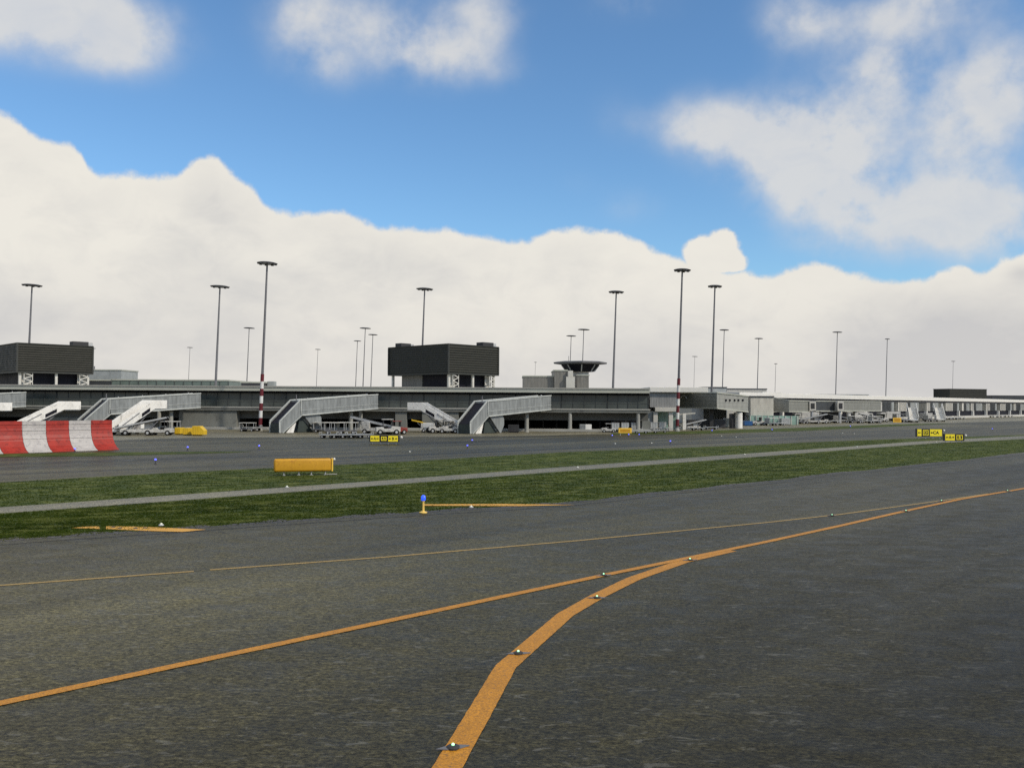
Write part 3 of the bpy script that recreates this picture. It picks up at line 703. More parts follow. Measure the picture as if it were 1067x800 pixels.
# ------------------------------------------------------------------ stair bridges
def stair_bridge(label, group):
    t = thing('stair_bridge', label, 'boarding bridge', group=group)
    W_ = 2.9; u1 = 3.4; u2 = 17.6; sl = 0.0715
    zA, zB = 1.66, 4.8; zbA = 2.66
    top = lambda u: zB+(u-u1)*sl
    bot = lambda u: zbA+(u-u1)*sl
    # sloped side walls and dark sloped top between them
    for v, nm in ((0.0, 'stair_side'), (W_-0.12, 'stair_side')):
        MB().ext([(0.15, v, 0.03), (0.55, v, 0.03), (u1+0.35, v, zbA), (u1-0.003, v, zB), (0, v, zA)], (0, 0.12, 0)).build(nm, M['walk'], t)
        rim = MB(); y = v+0.06
        rim.beam((0, y, zA+0.06), (u1, y, zB+0.06), 0.2, 0.14); rim.beam((0.08, y, 0.03), (0.02, y, zA), 0.2, 0.14); rim.beam((0.55, y, 0.02), (u1+0.35, y, zbA-0.04), 0.18, 0.12)
        rim.build('stair_rim', M['walk_rim'], t)
    MB().ext([(0.12, 0.125, zA-0.22), (u1, 0.125, zB-0.22), (u1, 0.125, zB-0.36), (0.12, 0.125, zA-0.36)], (0, W_-0.25, 0)).build('stair_roof', M['navy'], t)
    MB().box(0.1, 0.2, 0.125, W_-0.125, 0.03, zA-0.25).build('front_panel', M['green_dark'], t)
    MB().ext([(0.5, 0.2, 0.03), (u1+0.3, 0.2, 2.5), (u1+0.3, 0.2, 2.3), (1.0, 0.2, 0.03)], (0, W_-0.4, 0)).build('stair_underside', M['green_dark'], t)
    # walkway
    w = MB().ext([(u1, 0, bot(u1)), (u2, 0, bot(u2)), (u2, 0, top(u2)), (u1, 0, top(u1))], (0, W_, 0)).build('walkway', M['walk'], t)
    rim = MB()
    for v in (-0.04, W_+0.04):
        rim.beam((u1, v, top(u1)+0.05), (u2, v, top(u2)+0.05), 0.12, 0.16); rim.beam((u1+0.3, v, bot(u1)-0.05), (u2, v, bot(u2)-0.05), 0.12, 0.18)
        rim.beam((u1+0.12, v, bot(u1)+0.02), (u1+0.12, v, top(u1)), 0.1)
        rim.beam((u1+0.2, v, (bot(u1)*0.7+top(u1)*0.3)), (u2, v, bot(u2)*0.7+top(u2)*0.3), 0.05, 0.05)
    rim.build('walkway_rim', M['walk_rim'], w)
    k = MB()
    for i in range(4): k.lathe([(0.1, 0), (0.14, 0.14), (0.05, 0.26)], 8, (u1+1.5+i*3.6, 0.4, top(u1+1.5+i*3.6)+0.02))
    k.build('roof_lamp', M['steel_light'], w)
    # support wedge, lit return and far column
    br = MB().ext([(4.2, 0.35, 2.62), (6.9, 0.35, 2.8), (7.3, 0.35, 2.2), (7.3, 0.35, 1.2), (6.7, 0.35, 0.05), (6.45, 0.35, 0.05)], (0, 0.3, 0)).build('bracket', M['walk'], t)
    MB().ext([(3.9, 0.9, 2.5), (6.3, 0.9, 0.04), (3.5, 0.9, 0.04)], (0, 1.2, 0)).build('service_box', M['green_dark'], t)
    MB().ext([(1.3, 0.3, 0.02), (2.5, 0.3, 0.02), (3.0, 0.3, 1.85), (2.75, 0.3, 1.7)], (0, 0.16, 0)).build('lit_panel', M['white'], t)
    MB().lathe([(0.42, 0), (0.34, 0.3), (0.32, 3.0)], 12, (13.4, 1.4, 0)).build('column', M['concrete_light'], t)
    MB().tube((u1+0.05, 1.2, zB-0.2), (u1+0.05, 1.2, zB+0.85), 0.07).build('lamp_post', M['steel'], t)
    return t
for X0, Y0, lab in ((-6.1, 127.6, 'grey glazed stair bridge below the middle black cabin'), (-34.0, 126.6, 'grey glazed stair bridge beside the red banded mast'),
                    (-62.3, 126, 'grey glazed stair bridge behind the white mobile stairs and striped fence'), (-90.3, 126, 'grey glazed stair bridge cut off at the left end')):
    proto_or_dup(P, 'bridge', stair_bridge, (X0, Y0, 0.012), R(45), lab, 'stair bridges along the terminal')

# ------------------------------------------------------------------ mobile stairs
def mobile_stair(label, group):
    t = thing('mobile_stairs', label, 'mobile stairs', group=group)
    Hh, Ln, Wd = 3.6, 6.2, 2.0
    MB().ext([(0, -Wd/2+0.08, 0.45), (Ln, -Wd/2+0.08, Hh), (Ln, -Wd/2+0.08, Hh-0.3), (0.5, -Wd/2+0.08, 0.42)], (0, Wd-0.16, 0)).build('stair_flight', M['steel'], t)
    st = MB()
    for i in range(16): st.box(Ln*i/16, Ln*i/16+0.32, -Wd/2+0.1, Wd/2-0.1, 0.5+(Hh-0.45)*i/16, 0.58+(Hh-0.45)*i/16)
    st.build('tread', M['steel'], t)
    for s in (-1, 1):
        y = s*Wd/2
        sp = MB().ext([(-0.1, y, 0.5), (0.1, y, 0.35), (0.6, y, 0.55), (Ln+0.1, y, Hh-0.1), (Ln+2.3, y, Hh-0.1), (Ln+2.3, y, Hh+1.1), (Ln-0.2, y, Hh+1.1), (-0.1, y, 1.45)], (0, 0.07*s, 0)).build('side_panel', M['white'], t, bevel=0.02)
        MB().ext([(Ln*0.62, y+0.075*s, Hh*0.62+0.62), (Ln*0.86, y+0.075*s, Hh*0.86+0.55), (Ln*0.86, y+0.075*s, Hh*0.86+0.05), (Ln*0.62, y+0.075*s, Hh*0.62+0.12)], (0, 0.012*s, 0)).build('slot', M['navy'], sp)
        MB().beam((0, y+0.1*s, 1.0), (Ln*0.55, y+0.1*s, Hh*0.55+0.95), 0.06, 0.1).build('handrail', M['steel'], sp)
    MB().box(Ln, Ln+2.25, -Wd/2+0.08, Wd/2-0.08, Hh-0.2, Hh).build('platform', M['alu'], t)
    MB().box(-0.3, Ln*0.95, -0.85, 0.85, 0.38, 0.72).build('chassis', M['white'], t, bevel=0.04)
    cab = MB().box(Ln*0.62, Ln*0.95, -0.95, 0.95, 0.73, 1.5).build('engine_cover', M['white'], t, bevel=0.08)
    f = MB(); f.beam((Ln*0.5, -0.6, 0.72), (Ln*0.85, -0.6, Hh*0.78), 0.14); f.beam((Ln*0.5, 0.6, 0.72), (Ln*0.85, 0.6, Hh*0.78), 0.14); f.beam((Ln*0.9, 0, 0.72), (Ln*0.6, 0, Hh*0.5), 0.12)
    f.build('lift_arm', M['steel'], t)
    for x in (0.9, Ln*0.8):
        for s in (-1, 1): MB().tube((x, s*0.7, 0.36), (x, s*0.98, 0.36), 0.36, n=14).build('wheel', M['tyre'], t)
    return t
def stairs_at(px, py, rz, lab, sc=1.0):
    p = G(px, py); proto_or_dup(P, 'stair', mobile_stair, (p.x, p.y, 0.013), rz, lab, 'white mobile stairs', sc)
stairs_at(118, 453.2, R(68), 'white mobile stairs climbing right, just right of the striped fence')
stairs_at(479, 451, R(162), 'white mobile stairs climbing left, under the middle black cabin', 0.98)
stairs_at(13, 453, R(42), 'white mobile stairs rising behind the striped fence', 0.95)
stairs_at(-58, 453, R(45), 'white mobile stairs at the left edge behind the striped fence', 0.9)
stairs_at(952.5, 440, R(70), 'white mobile stairs seen end on, left one of the far pair', 1.12)
stairs_at(980.5, 439.3, R(70), 'white mobile stairs seen end on, right one of the far pair', 1.12)

for o in [x for x in bpy.data.objects if str(x.get('label', '')).endswith('of the far pair')]:
    for c_ in kids(o):
        if c_.name.startswith(('stair_flight', 'tread')):
            c_.data = c_.data.copy(); c_.data.materials[0] = M['white']
# ------------------------------------------------------------------ ground equipment
def wheels(t, xs, w, r, tw=0.2):
    for x in xs:
        for s in (-1, 1):
            wh = MB().tube((x, s*(w-tw), r), (x, s*w, r), r, n=14).build('wheel', M['tyre'], t)
            MB().tube((x, s*(w+0.005), r), (x, s*(w+0.02), r), r*0.5, n=10).build('hub', M['steel_light'], wh)
def dolly(label, group):
    t = thing('baggage_dolly', label, 'baggage dolly', group=group)
    MB().box(-1.5, 1.5, -0.8, 0.8, 0.5, 0.62).build('deck', M['alu'], t)
    f = MB()
    for x in (-1.45, 1.45):
        f.beam((x, -0.75, 0.62), (x, -0.75, 0.95), 0.06); f.beam((x, 0.75, 0.62), (x, 0.75, 0.95), 0.06); f.beam((x, -0.75, 0.95), (x, 0.75, 0.95), 0.06)
    f.build('rail', M['steel_light'], t)
    MB().beam((1.5, 0, 0.45), (2.4, 0, 0.4), 0.08).build('drawbar', M['steel'], t)
    wheels(t, (-1.0, 1.0), 0.72, 0.27, 0.16)
    return t
def cart(label, group):
    t = thing('baggage_cart', label, 'baggage cart', group=group)
    MB().box(-1.4, 1.4, -0.75, 0.75, 0.45, 0.58).build('deck', M['steel'], t)
    MB().box(-1.45, 1.45, -0.82, 0.82, 1.62, 1.72).build('roof', M['offwhite'], t)
    for x in (-1.36, 0, 1.36):
        for y in (-0.72, 0.72): MB().beam((x, y, 0.58), (x, y, 1.62), 0.06).build('canopy_post', M['steel_light'], t)
    MB().box(-1.38, -1.33, -0.7, 0.7, 0.6, 1.6).build('end_wall', M['alu'], t)
    wheels(t, (-0.95, 0.95), 0.7, 0.26, 0.16)
    return t
def tug(label, group, body='gse'):
    t = thing('baggage_tractor', label, 'baggage tractor', group=group)
    MB().ext([(-1.5, -0.7, 0.35), (1.5, -0.7, 0.35), (1.5, -0.7, 0.95), (0.4, -0.7, 1.05), (0.3, -0.7, 0.75), (-0.5, -0.7, 0.75), (-0.6, -0.7, 0.95), (-1.5, -0.7, 0.9)], (0, 1.4, 0)).build('body', M[body], t, bevel=0.05)
    MB().box(-0.5, 0.0, -0.5, 0.5, 0.76, 1.05).build('seat', M['tyre'], t)
    f = MB()
    for x in (-0.6, 0.5):
        for y in (-0.64, 0.64): f.beam((x, y, 0.9), (x, y, 1.85), 0.06)
    f.build('canopy_post', M['dark'], t)
    MB().box(-0.75, 0.65, -0.7, 0.7, 1.85, 1.93).build('canopy', M[body], t, bevel=0.02)
    MB().box(0.47, 0.5, -0.6, 0.6, 1.05, 1.8).build('windscreen', M['glass'], t)
    wheels(t, (-1.0, 1.0), 0.74, 0.33, 0.2)
    return t
def belt_loader(label, group):
    t = thing('belt_loader', label, 'belt loader', group=group)
    MB().box(-2.6, 1.6, -0.85, 0.85, 0.4, 0.8).build('chassis', M['gse'], t, bevel=0.04)
    MB().ext([(-3.4, -0.5, 0.75), (3.2, -0.5, 2.2), (3.2, -0.5, 2.45), (-3.4, -0.5, 1.0)], (0, 1.0, 0)).build('conveyor', M['dark'], t)
    f = MB()
    for y in (-0.56, 0.56): f.beam((-3.4, y, 0.95), (3.2, y, 2.4), 0.1, 0.22)
    f.build('side_rail', M['steel_light'], t)
    MB().box(0.2, 1.4, 0.2, 0.85, 0.8, 1.75).build('cab', M['gse'], t, bevel=0.05)
    f = MB(); f.beam((1.0, -0.4, 0.8), (2.2, -0.4, 2.0), 0.12); f.beam((1.0, 0.4, 0.8), (2.2, 0.4, 2.0), 0.12); f.build('lift_arm', M['steel'], t)
    wheels(t, (-1.9, 0.9), 0.88, 0.36, 0.22)
    return t
def truck(label, group, body='gse', box='gse'):
    t = thing('service_truck', label, 'truck', group=group)
    MB().box(-3.4, 2.9, -1.0, 1.0, 0.5, 0.72).build('chassis', M['dark'], t)
    MB().ext([(1.3, -1.1, 0.73), (3.1, -1.1, 0.73), (3.1, -1.1, 1.5), (2.75, -1.1, 2.4), (1.3, -1.1, 2.45)], (0, 2.2, 0)).build('cab', M[body], t, bevel=0.06)
    MB().ext([(3.115, -0.95, 1.55), (2.79, -0.95, 2.3), (2.80, -0.95, 2.31), (3.13, -0.95, 1.55)], (0, 1.9, 0)).build('windscreen', M['glass'], t)
    for s in (-1, 1): MB().box(1.6, 2.6, s*1.115-0.012, s*1.115+0.012, 1.55, 2.2).build('side_window', M['glass'], t)
    b = MB().box(-3.4, 1.2, -1.2, 1.2, 0.75, 2.75).build('cargo_box', M[box], t, bevel=0.04)
    MB().box(-3.3, 1.1, -1.215, -1.202, 0.95, 1.15).build('stripe', M['navy'], b)
    wheels(t, (-2.2, 2.1), 1.08, 0.48, 0.28)
    return t
def container(label, group, mt='alu'):
    t = thing('cargo_container', label, 'cargo container', group=group)
    b = MB().ext([(-1.0, -0.75, 0.02), (0.55, -0.75, 0.02), (1.0, -0.75, 0.5), (1.0, -0.75, 1.6), (-1.0, -0.75, 1.6)], (0, 1.5, 0)).build('shell', M[mt], t, bevel=0.03)
    f = MB()
    for x in (-0.96, -0.3, 0.35): f.box(x-0.03, x+0.03, -0.775, -0.752, 0.1, 1.55)
    f.box(-0.98, 0.98, -0.775, -0.752, 1.5, 1.56); f.build('frame', M['steel'], b)
    return t
def crate(label, group, mt, w=2.0, h=1.1, d=1.5, wedge=0.0):
    t = thing('cargo_box', label, 'cargo box', group=group)
    pts = [(-w/2, -d/2, 0.12), (w/2+wedge, -d/2, 0.12), (w/2+wedge, -d/2, 0.12+h*0.5 if wedge else 0.12+h), (w/2, -d/2, 0.12+h), (-w/2, -d/2, 0.12+h)]
    if not wedge: pts = [pts[0], pts[1], (w/2, -d/2, 0.12+h), pts[4]]
    MB().ext(pts, (0, d, 0)).build('shell', M[mt], t, bevel=0.03)
    MB().box(-w/2+0.05, w/2-0.05, -d/2+0.1, d/2-0.1, 0.0, 0.118).build('skid', M['dark'], t)
    f = MB()
    for x in (-w*0.28, w*0.05, w*0.33): f.box(x-0.03, x+0.03, -d/2-0.02, -d/2-0.002, 0.2, 0.12+h-0.1)
    f.build('rib', M[mt], t)
    return t
def place(key, maker, px, py, rz, lab, grp, sc=1.0):
    p = G(px, py); return proto_or_dup(P, key, maker, (p.x, p.y, 0.013), rz, lab, grp, sc)
# left cluster beside the white stairs
place('belt', belt_loader, 148, 453.6, R(8), 'white belt loader beside the stairs near the striped fence', 'belt loaders')
place('tug', tug, 168, 453.4, R(185), 'white baggage tractor between the belt loader and the yellow boxes', 'baggage tractors')
place('cart', cart, 176, 451.2, R(4), 'roofed baggage cart left of the yellow boxes', 'baggage carts')
place('dolly', dolly, 160, 450.9, R(3), 'empty baggage dolly behind the white tractor at left', 'baggage dollies')
crate('yellow box with square ends, leftmost of the three yellow ones', 'yellow cargo boxes', 'yellow', 0.8, 0.85).location = (*G(187, 452.8).xy, 0.013)
crate('yellow box in the middle of the three yellow ones', 'yellow cargo boxes', 'yellow', 0.85, 0.85).location = (*G(195.7, 453.4).xy, 0.013)
crate('longest yellow box with a sloping right end', 'yellow cargo boxes', 'yellow', 1.0, 1.15, 1.2, 0.6).location = (*G(205.6, 453.8).xy, 0.013)
place('cart', cart, 258, 449.6, R(0), 'roofed baggage cart left of the red banded mast', 'baggage carts', 0.8)
place('dolly', dolly, 262, 449.2, R(5), 'empty baggage dolly beside the red banded mast', 'baggage dollies')
# equipment under the second bridge
for i, (px, lab) in enumerate(((343, 'empty baggage dolly at the left of the low front row'), (352, 'second baggage dolly of the low front row'), (361, 'third baggage dolly of the low front row'), (370, 'fourth baggage dolly of the low front row, left of the bridge column'), (379, 'fifth baggage dolly of the low front row, left of the yellow sign'))):
    place('dolly', dolly, px, 456.6-0.1*i, R(-2+random.uniform(-4, 4)), lab, 'baggage dollies', 0.78)
place('cart', cart, 349, 452.4, R(5), 'roofed baggage cart at the left under the stair bridge beside the mast', 'baggage carts')
place('cart', cart, 362, 452.2, R(-3), 'roofed baggage cart in the middle under the stair bridge beside the mast', 'baggage carts')
place('belt', belt_loader, 388, 451.8, R(170), 'white belt loader behind the yellow lettered sign', 'belt loaders')
place('tug', tug, 404, 452.8, R(15), 'white baggage tractor behind the yellow lettered sign', 'baggage tractors', 1.15)
o = tug('dark red baggage tractor right of the yellow lettered sign', 'baggage tractors', 'truck_red'); o.location = (*G(413, 452.4).xy, 0.013); o.rotation_euler = (0, 0, R(20))
place('cart', cart, 336, 450.5, R(0), 'roofed baggage cart in the shade left under the stair bridge', 'baggage carts', 0.9)
# under the middle stairs
o = belt_loader('yellow conveyor loader in front of the terminal opening under the white stairs', 'belt loaders'); o.location = (*G(446, 450.4).xy, 0.013); o.rotation_euler = (0, 0, R(188)); o.scale = (0.8,)*3
for c_ in kids(o):
    if c_.name.startswith(('conveyor', 'side_rail')): c_.data = c_.data.copy(); c_.data.materials[0] = M['yellow']
place('tug', tug, 458, 451.2, R(10), 'white baggage tractor parked under the white stairs at the terminal opening', 'baggage tractors', 1.1)
place('tug', tug, 468, 451.3, R(178), 'white baggage tractor at the foot of the left climbing stairs', 'baggage tractors')
# middle: dark crate, white container
o = crate('dark cargo box in the long dark opening beside the middle stair bridge', 'dark cargo boxes', 'dark', 1.7, 1.1); o.location = (*G(535, 450.6).xy, 0.013)
o = thing('storage_cabin', 'white storage cabin with a louvred left half before the long dark opening', 'storage cabin', (*G(610, 449.8).xy, 0.013), 0)
MB().box(-0.05, 0.95, -0.6, 0.8, 0.05, 1.2).build('shell', M['white'], o, bevel=0.03)
MB().box(-0.95, -0.06, -0.58, 0.8, 0.05, 1.2).build('side_wall', M['pale_block'], o, bevel=0.03)
f = MB()
for i in range(5): f.box(-0.85+i*0.17, -0.78+i*0.17, -0.6, -0.583, 0.15, 1.1)
f.build('louvre', M['steel'], o)
# container dollies in a row right of the wing
for i, px in enumerate((641, 651, 661, 671, 681, 690)):
    nth = ('first', 'second', 'third', 'fourth', 'fifth', 'last')[i]
    place('dolly', dolly, px, 450.2-0.25*i, R(2), f'baggage dolly carrying a container, {nth} from the left in the row before the corrugated block', 'baggage dollies', 0.85)
    o = place('uld', container, px, 450.2-0.25*i, R(0), f'pale container on a dolly, {nth} from the left in the row before the corrugated block', 'cargo containers', 0.62)
    o.location.z = 0.013+0.625*0.85
for i, px in enumerate((668, 678, 688)):
    place('dolly', dolly, px, 451.6-0.35*i, R(-3), f"empty low dolly {('left', 'centre', 'right')[i]} in front of the container row", 'baggage dollies', 0.7)
place('tug', tug, 634, 450.6, R(180), 'white baggage tractor left of the container row', 'baggage tractors', 0.75)

# ------------------------------------------------------------------ right-hand gates
def bridge_box(label, pts, mt_l, mt_r, base, cat='jet bridge', group='jet bridges'):
    """tunnel as two visible side walls: pts = [(px, pytop, pybottom, Y)...] left, corner, right"""
    Q = [(AT(px, a_, Y), AT(px, b_, Y)) for px, a_, b_, Y in pts]
    c0 = (Q[0][0]+Q[-1][0])/2; c0.z = 0
    t = thing('jet_bridge', label, cat, c0, 0, group, world=True)
    back = Vector((0, 3.2, 0))
    for (A, B), mt_ in zip(zip(Q, Q[1:]), (mt_l, mt_r)):
        MB().ext([A[1], B[1], B[0], A[0]], back).build('tunnel', mt_, t)
        r_ = MB(); off = Vector((0, -0.1, 0))
        r_.beam(A[0]+off+Vector((0, 0, 0.05)), B[0]+off+Vector((0, 0, 0.05)), 0.16, 0.2); r_.beam(A[1]+off-Vector((0, 0, 0.03)), B[1]+off-Vector((0, 0, 0.03)), 0.16, 0.22)
        r_.build('edge_beam', M['roof'], t)
    return t
YB = 160
t = bridge_box('dark and pale panelled jet bridge turning a corner right of the mast', [(706, 410, 424.3, 166), (747, 409.3, 425.2, 160), (779.5, 413, 428.8, 168)], M['bridge'], M['bridge_lt'], 0)
f = MB()
for px in (712, 724):
    q = AT(px, 413.5, 164.6); f.beam(q+Vector((-0.7, -0.25, -0.3)), q+Vector((0, -0.25, 0.35)), 0.12); f.beam(q+Vector((0, -0.25, 0.35)), q+Vector((0.7, -0.25, -0.3)), 0.12)
f.build('roof_brace', M['steel_light'], t)
f = MB()
for px in (756, 760, 765, 769, 773.5):
    q = AT(px, 417, 160+(px-747)/32.5*8-0.13); f.box(q.x-0.25, q.x+0.25, q.y-0.1, q.y, q.z-0.2, q.z+0.2)
f.build('window', M['navy'], t)
q = PX(769.5, 167)
MB().lathe([(0.75, 0.02), (0.75, ZP(770, 429.5, 167))], 16, (q.x, q.y, 0)).build('pedestal', M['white'], t, smooth=False)
MB().box(q.x-1.3, q.x-0.78, q.y-0.2, q.y+2, 0.02, ZP(766, 431, 167)).build('stair_box', M['dark'], t)
for px in (741.5,): MB().box(PX(px, 163).x-0.35, PX(px, 163).x+0.35, 163, 163.6, 0.02, ZP(px, 425.6, 163)).build('leg', M['dark'], t)
tt, x0, x1, zb, zt = block('gate_block', 'beige panelled gate block on mint glass right of the jet bridge', 'building', 782, 806, 413.8, 433, 200, 10, M['cream'], None, M['slate'])
MB().box(x0-0.4, x1+5.5, 199.2, 199.98, 0.02, zb-0.002).build('glass_wall', M['mint'], tt)
f = MB()
for i in range(9): f.box(x0-0.35+i*1.35, x0-0.2+i*1.35, 199.05, 199.19, 0.02, zb-0.01)
f.build('mullion', M['offwhite'], tt)
# dark parked things below the jet bridge
for px, py, w, h, mt_, lab in ((733, 446.2, 2.5, 1.5, 'dark', 'dark cargo box below the left half of the corner jet bridge'), (748, 446, 2.7, 1.55, 'roof_dark', 'dark cargo box under the corner of the jet bridge'), (759, 445.4, 1.8, 1.7, 'pale_block', 'pale cargo box left of the white jet bridge pedestal'), (779, 443.6, 1.7, 0.9, 'blue', 'blue cargo box right of the white jet bridge pedestal'), (721, 444.5, 2.0, 1.3, 'dark', 'dark cargo box behind the white post beside the mast')):
    o = crate(lab, 'parked cargo boxes', mt_, w, h); o.location = (*G(px, py).xy, 0.013)
place('belt', belt_loader, 722, 447.6, R(12), 'white belt loader in front of the dark boxes beside the mast', 'belt loaders', 0.75)
place('dolly', dolly, 727, 448.4, R(0), 'empty dolly below the dark boxes beside the mast', 'baggage dollies', 0.8)
place('dolly', dolly, 741, 447.6, R(2), 'empty dolly below the corner of the jet bridge', 'baggage dollies', 0.8)
place('tug', tug, 790, 443.2, R(10), 'white baggage tractor before the mint glass', 'baggage tractors')
place('cart', cart, 804, 443.5, R(30), 'roofed baggage cart before the mint glass', 'baggage carts')
place('dolly', dolly, 811, 443.4, R(20), 'empty dolly right of the cart before the mint glass', 'baggage dollies')
q = PX(712.7, 155)
t = thing('support_post', 'white post with a bracket arm just right of the tall mast', 'post', (q.x, q.y, 0.012), 0)
MB().box(-0.3, 0.3, -0.3, 0.3, 0, 2.9).build('shaft', M['white'], t, bevel=0.04)
MB().beam((-1.8, 0, 2.7), (2.0, 0, 3.0), 0.3, 0.25).build('arm', M['offwhite'], t)

# pier that runs off to the right
A = Vector((XP(800, 212), 212, 0)); B = Vector((XP(1067, 392), 392, 0)); d = (B-A).normalized(); LEN = (B-A).length*2.1
th = math.atan2(d.y, d.x)
t = thing('pier_building', 'long white roofed pier with grey panels running off to the right', 'building', A, th)
MB().box(-14, LEN, 0.0, 28, 6.3, 7.5).build('roof', M['roof_white'], t, bevel=0.06)
MB().box(-14, LEN, 0.5, 1.0, 5.7, 6.298).build('fascia', M['roof_dark'], t)
x = -13.0; i = 0
while x < LEN-1:
    w = random.choice((3.5, 5.5, 8.0, 2.2)); k = i % 4
    p_ = MB().box(x, x+w-0.15, 0.6+0.25*(k == 2), 1.4, 2.75, 5.69).build('window', [M['slate'], M['pale_block'], M['concrete'], M['offwhite']][k], t)
    if w > 3:
        f = MB()
        for j in range(1, int(w/1.1)): f.box(x+j*1.1-0.05, x+j*1.1+0.05, 0.5+0.25*(k == 2), 0.598+0.25*(k == 2), 2.8, 5.6)
        f.build('fin', [M['mullion'], M['offwhite'], M['mullion'], M['concrete']][k], p_)
    x += w; i += 1
MB().box(-14, LEN, 0.9, 1.5, 0.9, 2.73).build('lower_glass', M['navy'], t)
MB().box(-14, LEN, 0.2, 1.6, 0.02, 0.88).build('base_wall', M['offwhite'], t)
for j in range(22): MB().box(-10+j*18, -9.2+j*18, 0.0, 0.85, 0.9, 2.73).build('column', M['white'], t)
# jet bridges off the pier
bridge_box('dark glazed jet bridge at the start of the pier', [(806.5, 414.5, 428.5, 208), (822, 417.5, 428.8, 204), (843, 418, 428.8, 214)], M['bridge_lt'], M['bridge'], 0)
bridge_box('long dark glazed jet bridge in front of the pier, behind the white trucks', [(850, 418, 428, 222), (873, 418.2, 428, 226), (918, 418.5, 428, 250)], M['slate'], M['bridge'], 0)
for k, (px, Y, lab) in enumerate(((846, 214, 'white jet bridge cab between the two dark tunnels'), (875, 224, 'pale jet bridge cab at the right end of the long dark tunnel'))):
    q = PX(px, Y); tq = thing('bridge_cab', lab, 'bridge cab', (q.x, q.y, 0.012), 0, 'jet bridge cabs')
    MB().box(-0.8, 0.8, -0.6, 1.4, ZP(px, 428, Y), ZP(px, 418, Y)).build('cab', M['offwhite'], tq, bevel=0.05)
    MB().box(-0.5, 0.5, -0.62, -0.602, ZP(px, 426, Y), ZP(px, 420, Y)).build('cab_door', M['dark'], tq)
    MB().lathe([(0.4, 0), (0.36, ZP(px, 428.2, Y)-0.015)], 10).build('leg', M['steel_light'], tq)
# service vehicles along the pier
place('truck', truck, 838, 440.6, R(185), 'white service truck at the left end of the pier row', 'service trucks')
o = truck('dark boxed truck between two white ones before the pier', 'service trucks', 'gse', 'dark'); o.location = (*G(861, 439.8).xy, 0.013); o.rotation_euler = (0, 0, R(170))
place('belt', belt_loader, 848, 441.4, R(0), 'white belt loader in front of the white truck before the pier', 'belt loaders')
place('belt', belt_loader, 874, 440.3, R(160), 'white belt loader right of the dark truck before the pier', 'belt loaders')
q = G(884, 440); tq = thing('bridge_pedestal', 'tall white pedestal standing among the trucks before the pier', 'pedestal', (q.x, q.y, 0.012), 0)
MB().lathe([(0.62, 0), (0.6, 2.6)], 14).build('shaft', M['white'], tq); MB().box(0.7, 1.2, -0.1, 1.2, 0, 2.5).build('stair_box', M['dark'], tq)
MB().box(-0.9, 0.9, -0.8, 0.9, 2.602, 2.8).build('head_plate', M['offwhite'], tq)
place('truck', truck, 898, 439.6, R(20), 'white service truck right of the tall white pedestal', 'service trucks')
place('belt', belt_loader, 907, 440.2, R(185), 'white belt loader before the truck right of the pedestal', 'belt loaders')
place('tug', tug, 918, 439.6, R(15), 'white baggage tractor left of the tiny orange sign', 'baggage tractors', 1.2)
place('truck', truck, 925, 438.6, R(190), 'white service truck behind the tiny orange sign', 'service trucks')
place('cart', cart, 938, 439.2, R(10), 'roofed baggage cart beside the left of the far stairs pair', 'baggage carts', 1.3)
place('truck', truck, 963, 438, R(95), 'white service truck end on between the far pair of stairs', 'service trucks', 0.85)
for px, py, kind, rz, lab in ((832, 441.6, 'cart', 20, 'roofed baggage cart at the left foot of the pier row'), (855, 441.3, 'tug', 190, 'white baggage tractor before the dark boxed truck'), (867, 440.9, 'dolly', 10, 'empty dolly right of the dark boxed truck'),
                          (891, 441.0, 'cart', 5, 'roofed baggage cart right of the tall white pedestal'), (902, 441.0, 'dolly', 0, 'empty dolly in front of the white truck right of the pedestal'), (912, 441.0, 'cart', 15, 'roofed baggage cart left of the white tractor by the tiny orange sign'), (945, 439.9, 'dolly', 30, 'empty dolly at the foot of the left far stairs'), (969, 439.3, 'cart', 20, 'roofed baggage cart at the foot of the right far stairs')):
    place(kind, {'cart': cart, 'tug': tug, 'dolly': dolly}[kind], px, py, R(rz), lab, {'cart': 'baggage carts', 'tug': 'baggage tractors', 'dolly': 'baggage dollies'}[kind], 1.1)
for px, py, w, h, mt_, lab in ((843, 440.2, 2.2, 1.6, 'navy', 'dark blue cargo box between the white truck and the dark boxed truck'), (880, 439.6, 2.0, 1.5, 'navy', 'dark blue cargo box left of the tall white pedestal'), (931, 438.3, 2.2, 1.6, 'dark', 'dark cargo box behind the tiny orange sign'), (818, 442.6, 2.0, 1.4, 'alu', 'pale cargo box at the right end of the mint glass')):
    o = crate(lab, 'parked cargo boxes', mt_, w, h); o.location = (*G(px, py).xy, 0.013)
for i, px in enumerate((986, 993, 1000)): place('dolly', dolly, px, 437.2-0.2*i, R(25), f"empty dolly {('nearest to', 'second from', 'third from')[i]} the right far stairs", 'baggage dollies', 1.1)
for i, px in enumerate((1035, 1043, 1051)): place('dolly', dolly, px, 434.8-0.2*i, R(25), f"{('left', 'middle', 'right')[i]} empty dolly before the right end of the pier", 'baggage dollies', 1.1)
